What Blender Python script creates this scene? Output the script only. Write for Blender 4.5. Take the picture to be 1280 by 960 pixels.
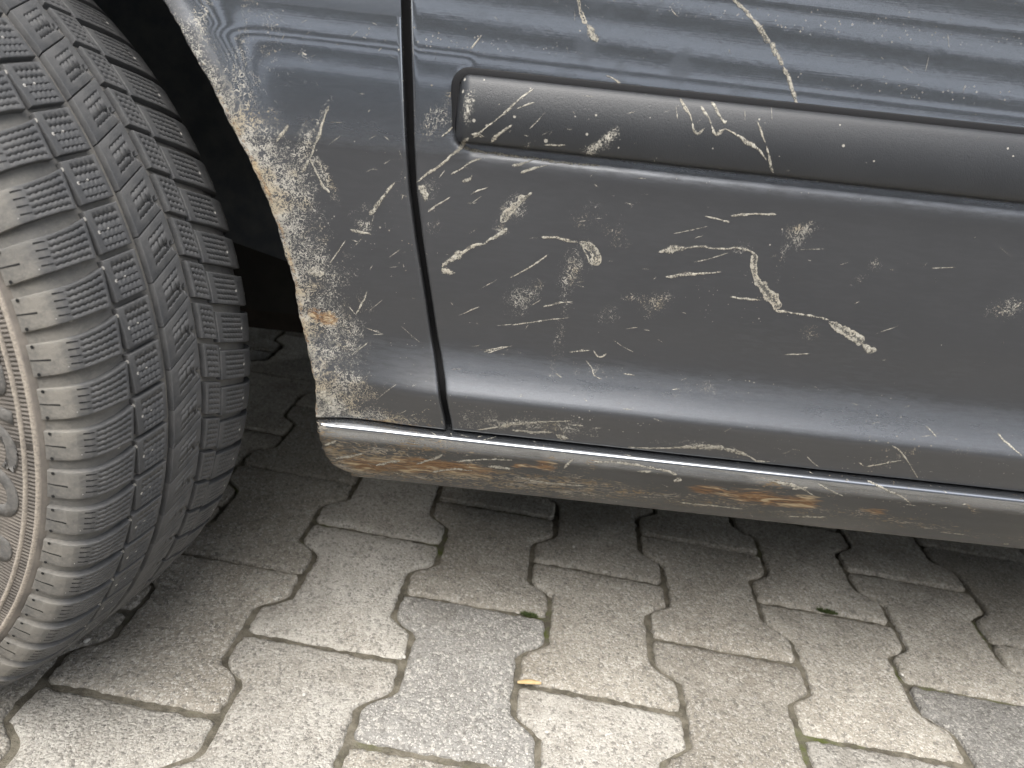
import bpy, bmesh, math, random
import numpy as np
from mathutils import Vector, Matrix
from mathutils.bvhtree import BVHTree

for o in list(bpy.data.objects):
    bpy.data.objects.remove(o)
S = bpy.context.scene
COL = S.collection
rng = np.random.default_rng(7)
random.seed(7)

# ------------------------------------------------------------------ camera
F = 887.0                                  # focal length in photo pixels (1280 wide)
PITCH, ROLL, CAMH = 0.4122, 0.1496, 0.5583
_f = np.array([0, math.cos(PITCH), -math.sin(PITCH)])
_r = np.array([1.0, 0, 0])
_u = np.cross(_r, _f)
R2 = math.cos(ROLL)*_r + math.sin(ROLL)*_u
U2 = -math.sin(ROLL)*_r + math.cos(ROLL)*_u
CAMPOS = np.array([0, 0, CAMH])
cam = bpy.data.cameras.new('camera')
cam.sensor_width = 36
cam.lens = 36*F/1280
cam.clip_start = 0.01
cam.clip_end = 500
cam.dof.use_dof = True
cam.dof.focus_distance = 0.56
cam.dof.aperture_fstop = 9
camo = bpy.data.objects.new('camera', cam)
COL.objects.link(camo)
camo.matrix_world = Matrix(((R2[0], U2[0], -_f[0], 0), (R2[1], U2[1], -_f[1], 0), (R2[2], U2[2], -_f[2], CAMH), (0, 0, 0, 1)))
S.camera = camo

# ------------------------------------------------------------------ sky, sun, exposure
SUN_EL, SUN_AZ = math.radians(60), math.radians(192)     # azimuth clockwise from +Y
W = bpy.data.worlds.new('World')
S.world = W
W.use_nodes = True
wn = W.node_tree
wn.nodes.clear()
wo = wn.nodes.new('ShaderNodeOutputWorld')
wb = wn.nodes.new('ShaderNodeBackground')
ws = wn.nodes.new('ShaderNodeTexSky')
ws.sky_type = 'NISHITA'
ws.sun_disc = False
ws.sun_elevation = SUN_EL
ws.sun_rotation = SUN_AZ
ws.dust_density = 3.0
wh = wn.nodes.new('ShaderNodeHueSaturation')             # bright overcast: most of the blue is lost in cloud
wh.inputs['Saturation'].default_value = 0.32
wh.inputs['Value'].default_value = 1.0
wn.links.new(ws.outputs[0], wh.inputs['Color'])
wn.links.new(wh.outputs[0], wb.inputs['Color'])
wb.inputs['Strength'].default_value = 0.13
wn.links.new(wb.outputs[0], wo.inputs[0])
sl = bpy.data.lights.new('sun', 'SUN')
sl.energy = 1.3
sl.angle = math.radians(55)
sl.color = (1, .97, .92)
so = bpy.data.objects.new('sun', sl)
COL.objects.link(so)
sd = Vector((math.sin(SUN_AZ)*math.cos(SUN_EL), math.cos(SUN_AZ)*math.cos(SUN_EL), math.sin(SUN_EL)))
so.rotation_euler = sd.to_track_quat('Z', 'Y').to_euler()
S.view_settings.view_transform = 'Standard'
S.view_settings.look = 'None'
S.view_settings.gamma = 1
S.view_settings.exposure = 1.5
S.cycles.max_bounces = 6
S.cycles.diffuse_bounces = 3
S.cycles.glossy_bounces = 3
S.cycles.transparent_max_bounces = 6
S.cycles.use_adaptive_sampling = True
S.cycles.adaptive_threshold = 0.02

# ------------------------------------------------------------------ material helpers
class NT:
    def __init__(s, name):
        s.m = bpy.data.materials.new(name)
        s.m.use_nodes = True
        s.t = s.m.node_tree
        s.t.nodes.clear()
        s.out = s.t.nodes.new('ShaderNodeOutputMaterial')
    def n(s, typ, ins=None, **kw):
        nd = s.t.nodes.new('ShaderNode'+typ)
        for k, v in kw.items():
            setattr(nd, k, v)
        for k, v in (ins or {}).items():
            sock = nd.inputs[k]
            if isinstance(v, bpy.types.NodeSocket):
                s.t.links.new(v, sock)
            else:
                sock.default_value = v
        return nd
    def link(s, a, b): s.t.links.new(a, b)
    def math(s, op, a, b=0.0, c=None, clamp=False):
        ins = {0: a, 1: b}
        if c is not None: ins[2] = c
        return s.n('Math', ins, operation=op, use_clamp=clamp).outputs[0]
    def noise(s, vec, scale, detail=4, rough=.55, dist=0.0):
        return s.n('TexNoise', {'Vector': vec, 'Scale': scale, 'Detail': detail, 'Roughness': rough, 'Distortion': dist}).outputs['Fac']
    def ramp(s, fac, a, b, lo=0.0, hi=1.0):
        return s.n('MapRange', {'Value': fac, 'From Min': a, 'From Max': b, 'To Min': lo, 'To Max': hi}, interpolation_type='SMOOTHSTEP').outputs[0]
    def mixc(s, fac, a, b):
        nd = s.n('Mix', data_type='RGBA')
        for sock, v in ((nd.inputs[0], fac), (nd.inputs[6], a), (nd.inputs[7], b)):
            if isinstance(v, bpy.types.NodeSocket): s.link(v, sock)
            else: sock.default_value = v
        return nd.outputs[2]
    def obj(s): return s.n('TexCoord').outputs['Object']
    def attr(s, name): return s.n('Attribute', attribute_name=name).outputs['Fac']
    def scale(s, vec, x, y, z):
        return s.n('Mapping', {'Vector': vec, 'Scale': (x, y, z)}).outputs[0]
    def bump(s, h, strength, dist, normal=None):
        ins = {'Height': h, 'Strength': strength, 'Distance': dist}
        if normal is not None: ins['Normal'] = normal
        return s.n('Bump', ins).outputs[0]
    def done(s, shader):
        s.link(shader, s.out.inputs[0])
        return s.m
def rgb(r, g, b): return (r, g, b, 1)
MAT = {}

# ------------------------------------------------------------------ mesh helpers
def mesh_obj(name, verts, faces, mat, parent=None, smooth=True, attrs=None):
    me = bpy.data.meshes.new(name)
    me.from_pydata([tuple(v) for v in verts], [], faces)
    me.update()
    if smooth:
        me.polygons.foreach_set('use_smooth', [True]*len(me.polygons))
    for k, v in (attrs or {}).items():
        a = me.attributes.new(k, 'FLOAT', 'POINT')
        a.data.foreach_set('value', np.asarray(v, dtype=np.float32))
    o = bpy.data.objects.new(name, me)
    COL.objects.link(o)
    if mat is not None: me.materials.append(mat)
    if parent is not None: o.parent = parent
    return o
def tag(o, label, cat, group=None):
    o['label'] = label
    o['category'] = cat
    if group: o['group'] = group
    return o
def grid_faces(nr, nc, off=0, flip=False, close=False):
    fs = []
    for j in range(nr-1):
        for i in range(nc-1 if not close else nc):
            a = off+j*nc+i; b = off+j*nc+(i+1) % nc; c = b+nc; d = a+nc
            fs.append((a, d, c, b) if flip else (a, b, c, d))
    return fs

# ------------------------------------------------------------------ car frame: its lines run along XC
al = ROLL-math.atan(0.1085)
XC = math.cos(al)*_r + math.sin(al)*_u
ZC = np.array([0, 0, 1.0]); ZC = ZC-XC*(ZC@XC); ZC /= np.linalg.norm(ZC)
YC = np.cross(ZC, XC)
CM = np.stack([XC, YC, ZC], 1)                     # local -> world
CO = CM.T@CAMPOS                                   # camera in the car's frame
def ray(px, py):
    d = (px-640)/F*R2-(py-480)/F*U2+_f
    return d/np.linalg.norm(d)
def rayl(px, py): return CM.T@ray(px, py)
def proj_l(P):
    q = (np.asarray(P)@CM.T-CAMPOS)
    x, y, z = q@R2, q@U2, q@_f
    return 640+F*x/z, 480-F*y/z
YB = 0.505                                         # where the body side stands in the car's frame
def at_plane(px, py, y):
    d = rayl(px, py); t = (y-CO[1])/d[1]
    return CO+t*d
def zpx(px_row, yoff): return at_plane(900, px_row, YB+yoff)[2]

car = bpy.data.objects.new('car', None)
COL.objects.link(car)
car.matrix_world = Matrix([list(CM[i])+[0] for i in range(3)]+[[0, 0, 0, 1]])
tag(car, 'dark grey car with scratched muddy door, rusty sill and worn winter tyre', 'car')

def make_profile(pts, sig=.002, step=.001):
    """pts: (photo row at x=900, offset); returns dense z (ascending), offset"""
    z = np.array([zpx(r, o) for r, o in pts]); o = np.array([p[1] for p in pts])
    idx = np.argsort(z); z, o = z[idx], o[idx]
    zz = np.arange(z[0]-.03, z[-1]+.03, step)
    oo = np.interp(zz, z, o)
    lo = zz < z[0]; oo[lo] = o[0]+(zz[lo]-z[0])*(o[1]-o[0])/(z[1]-z[0])
    hi = zz > z[-1]; oo[hi] = o[-1]+(zz[hi]-z[-1])*(o[-1]-o[-2])/(z[-1]-z[-2])
    k = np.arange(-12, 13)*step; g = np.exp(-(k/sig)**2/2); g /= g.sum()
    oo = np.convolve(np.pad(oo, 12, mode='edge'), g, 'valid')
    return zz, oo
LOW = [(262, -.0063), (300, -.0065), (350, -.0066), (400, -.0066), (440, -.0062), (462, -.0064), (474, -.0072), (486, -.0090), (500, -.0119), (512, -.0149), (524, -.0182), (532, -.0205), (535.5, -.0206),
       (548, -.0187), (562, -.0154), (574, -.0119)]
UP = [(-420, .048), (-340, .030), (-260, .0155), (-190, .0068), (-120, .0022), (-60, -.0004), (0, -.0025), (40, -.0037), (80, -.0049), (104, -.0056)]
DOORP = UP+[(126, -.0060), (140, -.0056), (196, -.0040), (219, -.0030), (224, -.0040), (232, -.0058), (240, -.0063)]+LOW
FENDP = UP+[(140, -.0058), (200, -.0058)]+LOW
SILLP = [(570.5, -.001), (572.3, -.0070), (574.5, -.0110), (577.5, -.0138), (582, -.0158), (588, -.0165), (600, -.0150), (615, -.0096), (630, -.0020), (640, .006), (645, .012)]
dz, do = make_profile(DOORP, .0016)
fz, fo = make_profile(FENDP, .0022)
sz, sof = make_profile(SILLP, .0012)
Z_HEM = zpx(574, -.0122)-.0006
Z_TOPF = zpx(0, -.0025)
Z_TOP = zpx(-420, .048)

def line_xz(pts, zz, oo):
    """photo polyline -> x as a function of z on a profile surface"""
    out = []
    for px, py in pts:
        y = YB-.005
        for _ in range(12):
            P = at_plane(px, py, y); y = YB+np.interp(P[2], zz, oo)
        out.append((P[2], P[0]))
    out.sort()
    a = np.array(out)
    return a[:, 0], a[:, 1]
ARCH_PX = [(198, -12), (205, 0), (225, 30), (245, 65), (262, 95), (280, 130), (298, 165), (318, 205), (335, 240), (349, 280), (360, 315), (370, 350), (375, 378), (378, 395), (383, 420), (388, 450), (391, 480), (394, 505), (397, 531)]
GAPF_PX = [(500, -40), (501, 0), (504, 100), (507, 180), (511, 240), (519, 300), (529, 360), (538, 420), (547, 480), (555, 525), (557, 540)]
GAPD_PX = [(511, -40), (512, 0), (515, 100), (518, 180), (520.5, 240), (528, 300), (537, 360), (546, 420), (556, 480), (563, 525), (566, 545)]
az, ax_ = line_xz(ARCH_PX, fz, fo)
gfz, gfx = line_xz(GAPF_PX, fz, fo)
gdz, gdx = line_xz(GAPD_PX, dz, do)

# ------------------------------------------------------------------ wear maps (stains with their own shape, kept on the panels' points)
def blob(u, v, cx, cy, rx, ry, ang, s, p=2.0):
    a = math.radians(ang); c, n = math.cos(a), math.sin(a)
    du, dv = u-cx, v-cy
    return s*np.exp(-((np.abs((du*c+dv*n)/rx))**p+(np.abs((-du*n+dv*c)/ry))**p))
def seg_dist(u, v, pts):
    d = np.full(u.shape, 1e9)
    for (x0, y0), (x1, y1) in zip(pts[:-1], pts[1:]):
        L2 = (x1-x0)**2+(y1-y0)**2
        t = np.clip(((u-x0)*(x1-x0)+(v-y0)*(y1-y0))/L2, 0, 1)
        d = np.minimum(d, np.hypot(u-x0-t*(x1-x0), v-y0-t*(y1-y0)))
    return d
FEND_DIRT = [(252, 40, 9, 60, 10, .5), (305, 45, 9, 65, 8, .38), (300, 115, 22, 35, -20, .45), (330, 180, 22, 45, -25, .55), (368, 215, 12, 50, 15, .6), (350, 250, 26, 45, -15, .55),
    (392, 165, 4, 36, 28, .75), (403, 215, 6, 26, -28, .8), (378, 250, 18, 30, 0, .5), (395, 330, 20, 30, 0, .55), (420, 350, 26, 16, -30, .35), (405, 400, 26, 20, 0, .5), (430, 430, 26, 50, 10, .42), (412, 495, 30, 26, 0, .7),
    (408, 498, 9, 20, -20, .8), (455, 520, 46, 9, 4, .7), (450, 490, 26, 20, -30, .4), (500, 524, 50, 5, 4, .55), (450, 260, 14, 6, -30, .3), (455, 283, 12, 8, 20, .5), (345, 30, 30, 50, 0, .12), (500, 250, 20, 60, 0, .1), (365, 75, 40, 40, 0, .12)]
DOOR_DIRT = [(545, 150, 16, 30, 30, .45), (560, 120, 5, 20, 10, .5), (536, 232, 10, 14, 20, .5), (640, 262, 12, 22, 35, .6), (625, 290, 8, 8, 0, .5), (545, 285, 12, 10, 0, .3),
    (655, 372, 22, 14, -28, .62), (715, 335, 12, 26, 25, .62), (738, 318, 6, 14, 0, .3), (700, 420, 8, 60, 10, .28), (820, 380, 20, 12, -30, .45), (790, 372, 14, 6, 0, .4), (760, 395, 14, 10, 0, .35), (770, 290, 14, 20, 0, .2),
    (1003, 288, 20, 8, -18, .85), (998, 300, 8, 10, 20, .5), (978, 325, 4, 26, 12, .35), (1092, 330, 9, 7, 0, .5), (1075, 350, 12, 5, -40, .4), (1010, 415, 16, 8, 0, .3), (1256, 386, 18, 12, -15, .55), (735, 270, 20, 16, 0, .25),
    (640, 530, 60, 7, 0, .55), (700, 535, 40, 8, 5, .4), (600, 522, 30, 9, 0, .3), (880, 557, 60, 4, 6, .4), (1120, 573, 30, 6, -20, .35), (1205, 565, 14, 5, 0, .3), (850, 490, 40, 8, -12, .2), (890, 488, 10, 8, 0, .3), (940, 345, 10, 10, 0, .2), (930, 310, 14, 10, 0, .25), (745, 462, 30, 8, 0, .25)]
MOLD_DIRT = [(584, 140, 12, 32, 8, .8), (592, 118, 10, 12, 0, .45), (660, 182, 22, 10, -18, .62), (612, 172, 22, 8, -35, .5), (758, 174, 36, 11, -33, .85), (740, 188, 24, 8, 0, .55), (705, 203, 40, 4, 6, .6), (980, 180, 60, 20, 0, .06), (1000, 222, 60, 6, 5, .16)]
SILL_DIRT = [(450, 580, 60, 22, 6, .85), (520, 560, 60, 16, 6, .5), (560, 592, 110, 16, 7, .62), (700, 606, 120, 14, 7, .6), (850, 624, 130, 9, 7, .5), (690, 578, 10, 10, 0, .6), (740, 580, 12, 9, -40, .6), (965, 604, 22, 9, 10, .8), (1080, 646, 120, 9, 7, .26), (1180, 660, 160, 7, 7, .2), (1215, 636, 14, 5, 30, .6), (415, 560, 14, 26, 0, .8), (430, 575, 40, 26, 6, .5)]
SILL_RUST = [(455, 582, 44, 11, 10, .85), (500, 585, 50, 8, 6, .7), (545, 580, 66, 11, 6, .95), (600, 590, 60, 8, 7, .55), (680, 582, 24, 9, 5, .85), (648, 582, 14, 7, 0, .7), (760, 602, 40, 6, 6, .35), (880, 612, 30, 8, 5, .9), (950, 622, 58, 12, 6, .95), (1005, 628, 26, 9, 0, .85), (1095, 640, 26, 8, 4, .75), (590, 565, 5, 6, 0, .5), (840, 592, 12, 8, 0, .4)]
FEND_RUST = [(409, 398, 20, 11, 8, 1.0), (392, 390, 9, 9, 0, .85), (470, 526, 60, 4, 4, .75), (408, 528, 14, 7, 0, .7), (530, 533, 30, 3, 3, .6), (395, 470, 4, 40, 0, .35), (345, 240, 7, 30, -18, .35), (302, 130, 4, 30, -28, .3)]
def dirt_map(P, blobs, arch=False):
    u, v = proj_l(P)
    m = np.zeros(len(u))
    for b in blobs: m = 1-(1-m)*(1-np.clip(blob(u, v, *b), 0, .98))
    if arch:
        d = seg_dist(u, v, ARCH_PX)
        env = np.interp(v, [-40, 30, 90, 150, 260, 330, 420, 530], [.15, .35, .6, .9, .95, .8, .8, .85])
        if arch == 'rust': return np.maximum(m, env*.8*np.exp(-(d/4.5)**2))
        m = 1-(1-m)*(1-np.clip(env*(.85*np.exp(-(d/9))+.55*np.exp(-(d/34)**1.5)), 0, .95))
    return m

# ------------------------------------------------------------------ car materials
def paint_material(sill=False):
    T = NT('scraped_sill_paint' if sill else 'grey_metallic_paint')
    co = T.obj()
    gco = T.scale(co, .22, 1, 1) if sill else co
    dirt, rust, dust = T.attr('dirt'), T.attr('rust'), T.attr('dust')
    flake = T.noise(co, 2600, 2, .6)
    base = T.mixc(T.ramp(flake, .3, .75), rgb(.26, .274, .296), rgb(.39, .408, .436))
    # settled road film, patchy
    film = T.noise(co, 9, 3, .6)
    film2 = T.noise(T.scale(co, 12, 30, 60), 6, 2, .65)
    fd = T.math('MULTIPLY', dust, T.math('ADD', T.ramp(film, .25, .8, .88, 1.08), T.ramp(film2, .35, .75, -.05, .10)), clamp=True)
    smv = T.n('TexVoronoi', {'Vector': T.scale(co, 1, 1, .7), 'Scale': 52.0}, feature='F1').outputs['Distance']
    smk = T.math('MULTIPLY', T.attr('reflection_blotch'), T.ramp(T.math('ADD', smv, T.math('MULTIPLY', T.noise(co, 90, 2), .5)), .45, .75, 1.0, .1))  # blotchy reflection painted into the film
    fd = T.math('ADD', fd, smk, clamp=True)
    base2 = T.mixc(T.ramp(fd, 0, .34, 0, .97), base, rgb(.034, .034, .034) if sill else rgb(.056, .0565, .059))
    rough = T.math('ADD', T.ramp(fd, .02, .36, .055, .55), T.ramp(film2, .3, .8, 0, .015))
    cw = T.ramp(fd, .0, .62, 1.0, .16)
    crough = T.math('ADD', T.ramp(fd, .01, .4, .03, .22), T.ramp(film, .3, .8, .0, .015))
    orange = T.noise(co, 160, 2, .5)
    hair = T.noise(T.scale(co, 1, 1, 40), 30, 1, .6)
    nb = T.bump(orange, .006, .002)
    nb = T.bump(hair, .003, .001, nb)
    P1 = T.n('BsdfPrincipled', {'Base Color': base2, 'Metallic': T.ramp(fd, 0, .7, .92, .15), 'Roughness': rough, 'Coat Weight': cw, 'Coat Roughness': crough, 'Coat IOR': 1.65, 'Normal': nb, 'Coat Normal': nb})
    # dried splash dust: grain that thickens with the map
    g1 = T.noise(gco, 620, 2, .72, .9)
    g2 = T.noise(gco, 260, 2, .6, 1.8)
    g3 = T.noise(gco, 95, 2, .6)
    rid = T.math('ABSOLUTE', T.math('SUBTRACT', g2, .5))
    rid = T.ramp(rid, .0, .09, .20, -.08)
    gsum = T.math('ADD', T.math('ADD', T.math('MULTIPLY', g1, .62), T.math('MULTIPLY', g3, .38)), rid)
    thr = T.math('SUBTRACT', .81, T.math('MULTIPLY', dirt, .41))
    df = T.math('MULTIPLY', T.ramp(T.math('SUBTRACT', gsum, thr), -.05, .11), T.ramp(dirt, .02, .12))
    # single flecks thrown all over the side
    vo = T.n('TexVoronoi', {'Vector': T.n('Mapping', {'Vector': co, 'Rotation': (0, .5, 0)}).outputs[0], 'Scale': 190.0}, feature='F1')
    rnd = T.n('SeparateColor', {0: vo.outputs['Color']}).outputs
    size = T.ramp(rnd[0], .86, 1.0, 0.0, .13)
    where = T.noise(co, 11, 2, .7)
    sp = T.math('LESS_THAN', vo.outputs['Distance'], T.math('MULTIPLY', size, T.ramp(where, .3, .7, .25, 1.15)))
    vo2 = T.n('TexVoronoi', {'Vector': co, 'Scale': 480.0}, feature='F1')
    rnd2 = T.n('SeparateColor', {0: vo2.outputs['Color']}).outputs
    sp2 = T.math('LESS_THAN', vo2.outputs['Distance'], T.math('MULTIPLY', T.ramp(rnd2[1], .70, 1.0, 0, .30), T.ramp(where, .35, .65, .3, 1.0)))
    spk = T.math('MULTIPLY', T.math('MAXIMUM', sp, T.math('MULTIPLY', sp2, .8)), .75)
    df = T.math('MAXIMUM', df, spk)
    dcol = T.mixc(T.ramp(g3, .35, .68), rgb(.32, .30, .255), rgb(.49, .465, .405))
    dcol = T.mixc(T.ramp(T.noise(co, 40, 3), .48, .66), dcol, rgb(.40, .345, .25))
    if sill: dcol = T.mixc(T.ramp(T.noise(gco, 150, 4, .7), .34, .62, .25, 1), dcol, rgb(.20, .14, .075))
    P2 = T.n('BsdfPrincipled', {'Base Color': dcol, 'Roughness': .92, 'Specular IOR Level': .2, 'Normal': T.bump(gsum, .5, .0012)})
    mx = T.n('MixShader', {0: T.math('MULTIPLY', df, (.74 if sill else .80))})
    T.link(P1.outputs[0], mx.inputs[1]); T.link(P2.outputs[0], mx.inputs[2])
    # rust
    r1 = T.noise(T.scale(gco, 1, 1, 1.2), 120, 3, .7, .8)
    r2 = T.noise(T.scale(gco, 1, 1, 1.6), 330, 2, .75)
    rthr = T.math('SUBTRACT', .82, T.math('MULTIPLY', rust, .5))
    rf = T.math('MULTIPLY', T.ramp(T.math('SUBTRACT', T.math('ADD', T.math('MULTIPLY', r1, .6), T.math('MULTIPLY', r2, .4)), rthr), -.08, .12), T.ramp(rust, .05, .2))
    rcol = T.mixc(T.ramp(r2, .3, .7), rgb(.095, .050, .026), rgb(.235, .140, .072))
    rcol = T.mixc(T.ramp(r1, .50, .66), rcol, rgb(.40, .32, .205))
    P3 = T.n('BsdfPrincipled', {'Base Color': rcol, 'Roughness': .9, 'Specular IOR Level': .2, 'Normal': T.bump(T.math('ADD', r1, r2), .7, .0016)})
    mx2 = T.n('MixShader', {0: T.math('MULTIPLY', rf, .92)})
    T.link(mx.outputs[0], mx2.inputs[1]); T.link(P3.outputs[0], mx2.inputs[2])
    return T.done(mx2.outputs[0])
MAT['paint'] = paint_material()
MAT['sillpaint'] = paint_material(True)

def molding_material():
    T = NT('grained_black_plastic')
    co = T.obj(); dirt = T.attr('dirt')
    v = T.n('TexVoronoi', {'Vector': co, 'Scale': 620.0}, feature='DISTANCE_TO_EDGE').outputs['Distance']
    n = T.noise(co, 900, 2, .6)
    hgt = T.math('ADD', T.ramp(v, 0, .14, 0, 1), T.math('MULTIPLY', n, .5))
    base = T.mixc(T.noise(co, 25, 4), rgb(.022, .0235, .026), rgb(.033, .0345, .037))
    P1 = T.n('BsdfPrincipled', {'Base Color': base, 'Roughness': .42, 'Specular IOR Level': .5, 'Normal': T.bump(hgt, .13, .0006)})
    g1 = T.noise(co, 900, 3, .72, .6); g3 = T.noise(co, 120, 3, .6, .8)
    gs = T.math('ADD', T.math('MULTIPLY', g1, .65), T.math('MULTIPLY', g3, .35))
    df = T.math('MULTIPLY', T.ramp(T.math('SUBTRACT', gs, T.math('SUBTRACT', .80, T.math('MULTIPLY', dirt, .42))), -.04, .12), T.ramp(dirt, .02, .1))
    vo = T.n('TexVoronoi', {'Vector': co, 'Scale': 230.0}, feature='F1')
    rnd = T.n('SeparateColor', {0: vo.outputs['Color']}).outputs
    sp = T.math('LESS_THAN', vo.outputs['Distance'], T.math('MULTIPLY', T.ramp(rnd[0], .78, 1, 0, .26), T.ramp(T.noise(co, 14, 4, .7), .35, .65, .2, 1.1)))
    df = T.math('MAXIMUM', df, T.math('MULTIPLY', sp, .7))
    P2 = T.n('BsdfPrincipled', {'Base Color': rgb(.52, .49, .42), 'Roughness': .92, 'Specular IOR Level': .2})
    mx = T.n('MixShader', {0: T.math('MULTIPLY', df, .85)})
    T.link(P1.outputs[0], mx.inputs[1]); T.link(P2.outputs[0], mx.inputs[2])
    return T.done(mx.outputs[0])
MAT['molding'] = molding_material()

def mud_material(name, film):
    T = NT(name)
    co = T.obj()
    n1 = T.noise(co, 300, 4, .75); n2 = T.noise(co, 900, 3, .7); n3 = T.noise(co, 60, 3)
    e = T.attr('edge')                                   # 1 at the rim of the streak, 0 along its middle
    col = T.mixc(T.ramp(n1, .35, .7), rgb(.29, .27, .225), rgb(.48, .455, .39))
    col = T.mixc(T.ramp(n3, .5, .7), col, rgb(.42, .385, .315))
    P = T.n('BsdfPrincipled', {'Base Color': col, 'Roughness': .95, 'Specular IOR Level': .15, 'Normal': T.bump(T.math('ADD', n1, n2), .6, .0008)})
    tr = T.n('BsdfTransparent')
    body = T.math('ADD', T.math('MULTIPLY', n2, .55), T.math('MULTIPLY', n1, .45))
    if film:
        a = T.ramp(T.math('ADD', body, T.math('MULTIPLY', e, .16)), .45, .64, .05, .85)
    else:
        a = T.ramp(T.math('SUBTRACT', body, T.math('MULTIPLY', T.math('POWER', e, 4.0), .22)), .35, .56, .06, .90)
    mx = T.n('MixShader', {0: a})
    T.link(tr.outputs[0], mx.inputs[1]); T.link(P.outputs[0], mx.inputs[2])
    return T.done(mx.outputs[0])
MAT['mud'] = mud_material('dried_mud', False)
MAT['mudfilm'] = mud_material('thin_dried_mud', True)

def plain(name, col, rough=.8, spec=.3, nscale=None, col2=None, bump=0):
    T = NT(name)
    co = T.obj()
    b = rgb(*col); nrm = None
    ins = {'Roughness': rough, 'Specular IOR Level': spec}
    if nscale:
        n = T.noise(co, nscale, 5, .65)
        b = T.mixc(T.ramp(n, .3, .7), rgb(*col), rgb(*(col2 or col)))
        if bump: ins['Normal'] = T.bump(n, .6, bump)
    ins['Base Color'] = b
    return T.done(T.n('BsdfPrincipled', ins).outputs[0])
MAT['liner'] = plain('wheel_well_plastic', (.065, .075, .09), .8, .3, 30, (.10, .112, .125), .002)
MAT['under'] = plain('underbody_coating', (.022, .022, .022), .9, .2, 12, (.035, .034, .032))
MAT['nearblack'] = plain('near_black', (.008, .008, .009), .7, .3)  # near-black for the painted shade round the molding and for the door pillar

# ------------------------------------------------------------------ body panels
def xs_line(x0, x1, fine, xlim, coarse):
    """samples from x0 to x1, fine up to xlim then coarse"""
    a = list(np.arange(x0, min(x1, xlim), fine))
    if x1 > xlim: a += list(np.arange(xlim, x1, coarse))
    return np.array(a+[x1])
def z_rows(zlo, zhi, fine=.0022):
    zf = Z_TOPF+.03
    a = list(np.arange(zlo, min(zf, zhi), fine))
    if zhi > zf: a += list(np.arange(zf, zhi, .015))
    return np.array(a+[zhi])
def hem(n=4, r=.0022, depth=.007):
    """offsets (along the panel, inward) that roll an edge in; from deep to the start of the flat"""
    o = [(0.0, depth), (0.0, depth*.5)]
    for k in range(n+1):
        a = math.pi/2*k/n
        o.append((r-r*math.cos(a), r-r*math.sin(a)))
    return o
HEM = hem()
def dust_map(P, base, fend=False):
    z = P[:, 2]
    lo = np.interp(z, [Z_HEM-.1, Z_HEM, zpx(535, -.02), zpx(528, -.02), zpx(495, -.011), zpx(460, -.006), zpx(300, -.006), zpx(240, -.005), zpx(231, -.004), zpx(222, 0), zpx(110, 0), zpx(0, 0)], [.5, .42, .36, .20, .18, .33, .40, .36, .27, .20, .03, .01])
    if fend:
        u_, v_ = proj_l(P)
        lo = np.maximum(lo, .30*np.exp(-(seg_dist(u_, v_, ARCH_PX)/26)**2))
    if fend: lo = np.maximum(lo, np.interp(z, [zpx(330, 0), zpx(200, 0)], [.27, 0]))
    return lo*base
def panel(name, zz, oo, xl, xr, zlo, zhi, blobs, rust, arch=False, xlim=.55, left_hem=HEM, right_hem=HEM, flare=None, parent=car, extra=None, fine=.0024):
    rows = z_rows(zlo, zhi)
    # rows with the bottom hem
    R = [(zlo+a, b) for a, b in HEM]+[(z, 0.0) for z in rows if z > zlo+.0023]
    V = []; nc = None
    z_flat = np.array([r[0] for r in R]); dep_r = np.array([r[1] for r in R])
    xl0 = xl(zlo+.01); xr0 = xr(zlo+.01)
    base = xs_line(0, max(xr(zz_)-xl(zz_) for zz_ in (zlo+.01, zhi)), fine, xlim, .02)
    n = len(base); t = base/base[-1]
    for z, dr in zip(z_flat, dep_r):
        a, b = xl(z), xr(z)
        row = [(a+dx, dy) for dx, dy in left_hem]
        inner0 = a+left_hem[-1][0]; inner1 = b-right_hem[-1][0]
        row += [(inner0+(inner1-inner0)*tt, 0.0) for tt in t[1:-1]]
        row += [(b-dx, dy) for dx, dy in reversed(right_hem)]
        y0 = YB+np.interp(z, zz, oo)
        for x, dy in row:
            fl = flare(x, z, y0) if flare else 0.0
            V.append((x, y0+max(dy, dr)+fl, z))
        nc = len(row)
    V = np.array(V)
    faces = grid_faces(len(R), nc)
    d = dirt_map(V, blobs, arch)
    rs = dirt_map(V, rust, 'rust' if arch else False)
    du = dust_map(V, 1.0, arch)
    u_, v_ = proj_l(V)
    sm = blob(u_, v_, 750, 40, 160, 60, 5, .06, 4)+blob(u_, v_, 905, 95, 60, 30, 0, .06)  # faint blotches painted in for a person's reflection
    o = mesh_obj(name, V, faces, MAT['paint'], parent, attrs={'dirt': d, 'rust': rs, 'dust': du, 'reflection_blotch': sm})
    return o, V, faces
X_RIGHT = 1.15
XM = at_plane(569, 140, YB-.004)[0]
def door_recess(x, z, y0):
    plain_y = YB+float(np.interp(z, fz, fo))
    zt_, zb_ = zpx(121, 0), zpx(219, 0)
    # the recess ends in rounded corners just before the molding
    xe = XM-.0010
    cz = min(abs(z-zt_), abs(z-zb_)); inside = zb_ < z < zt_
    rc_ = .010
    e = max(0.0, 1-cz/rc_) if inside else 1.0
    xs_ = xe+rc_*(1-math.sqrt(max(0, 1-e*e)))
    k = min(1.0, max(0.0, (x-xs_+.0012)/.0030)); k = k*k*(3-2*k)
    return (plain_y-y0)*(1-k)
door, dV, dF = panel('door', dz, do, lambda z: float(np.interp(z, gdz, gdx)), lambda z: X_RIGHT, Z_HEM, Z_TOP, DOOR_DIRT, [(620, 540, 60, 3, 5, .4)], xlim=.62, flare=door_recess)

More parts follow.
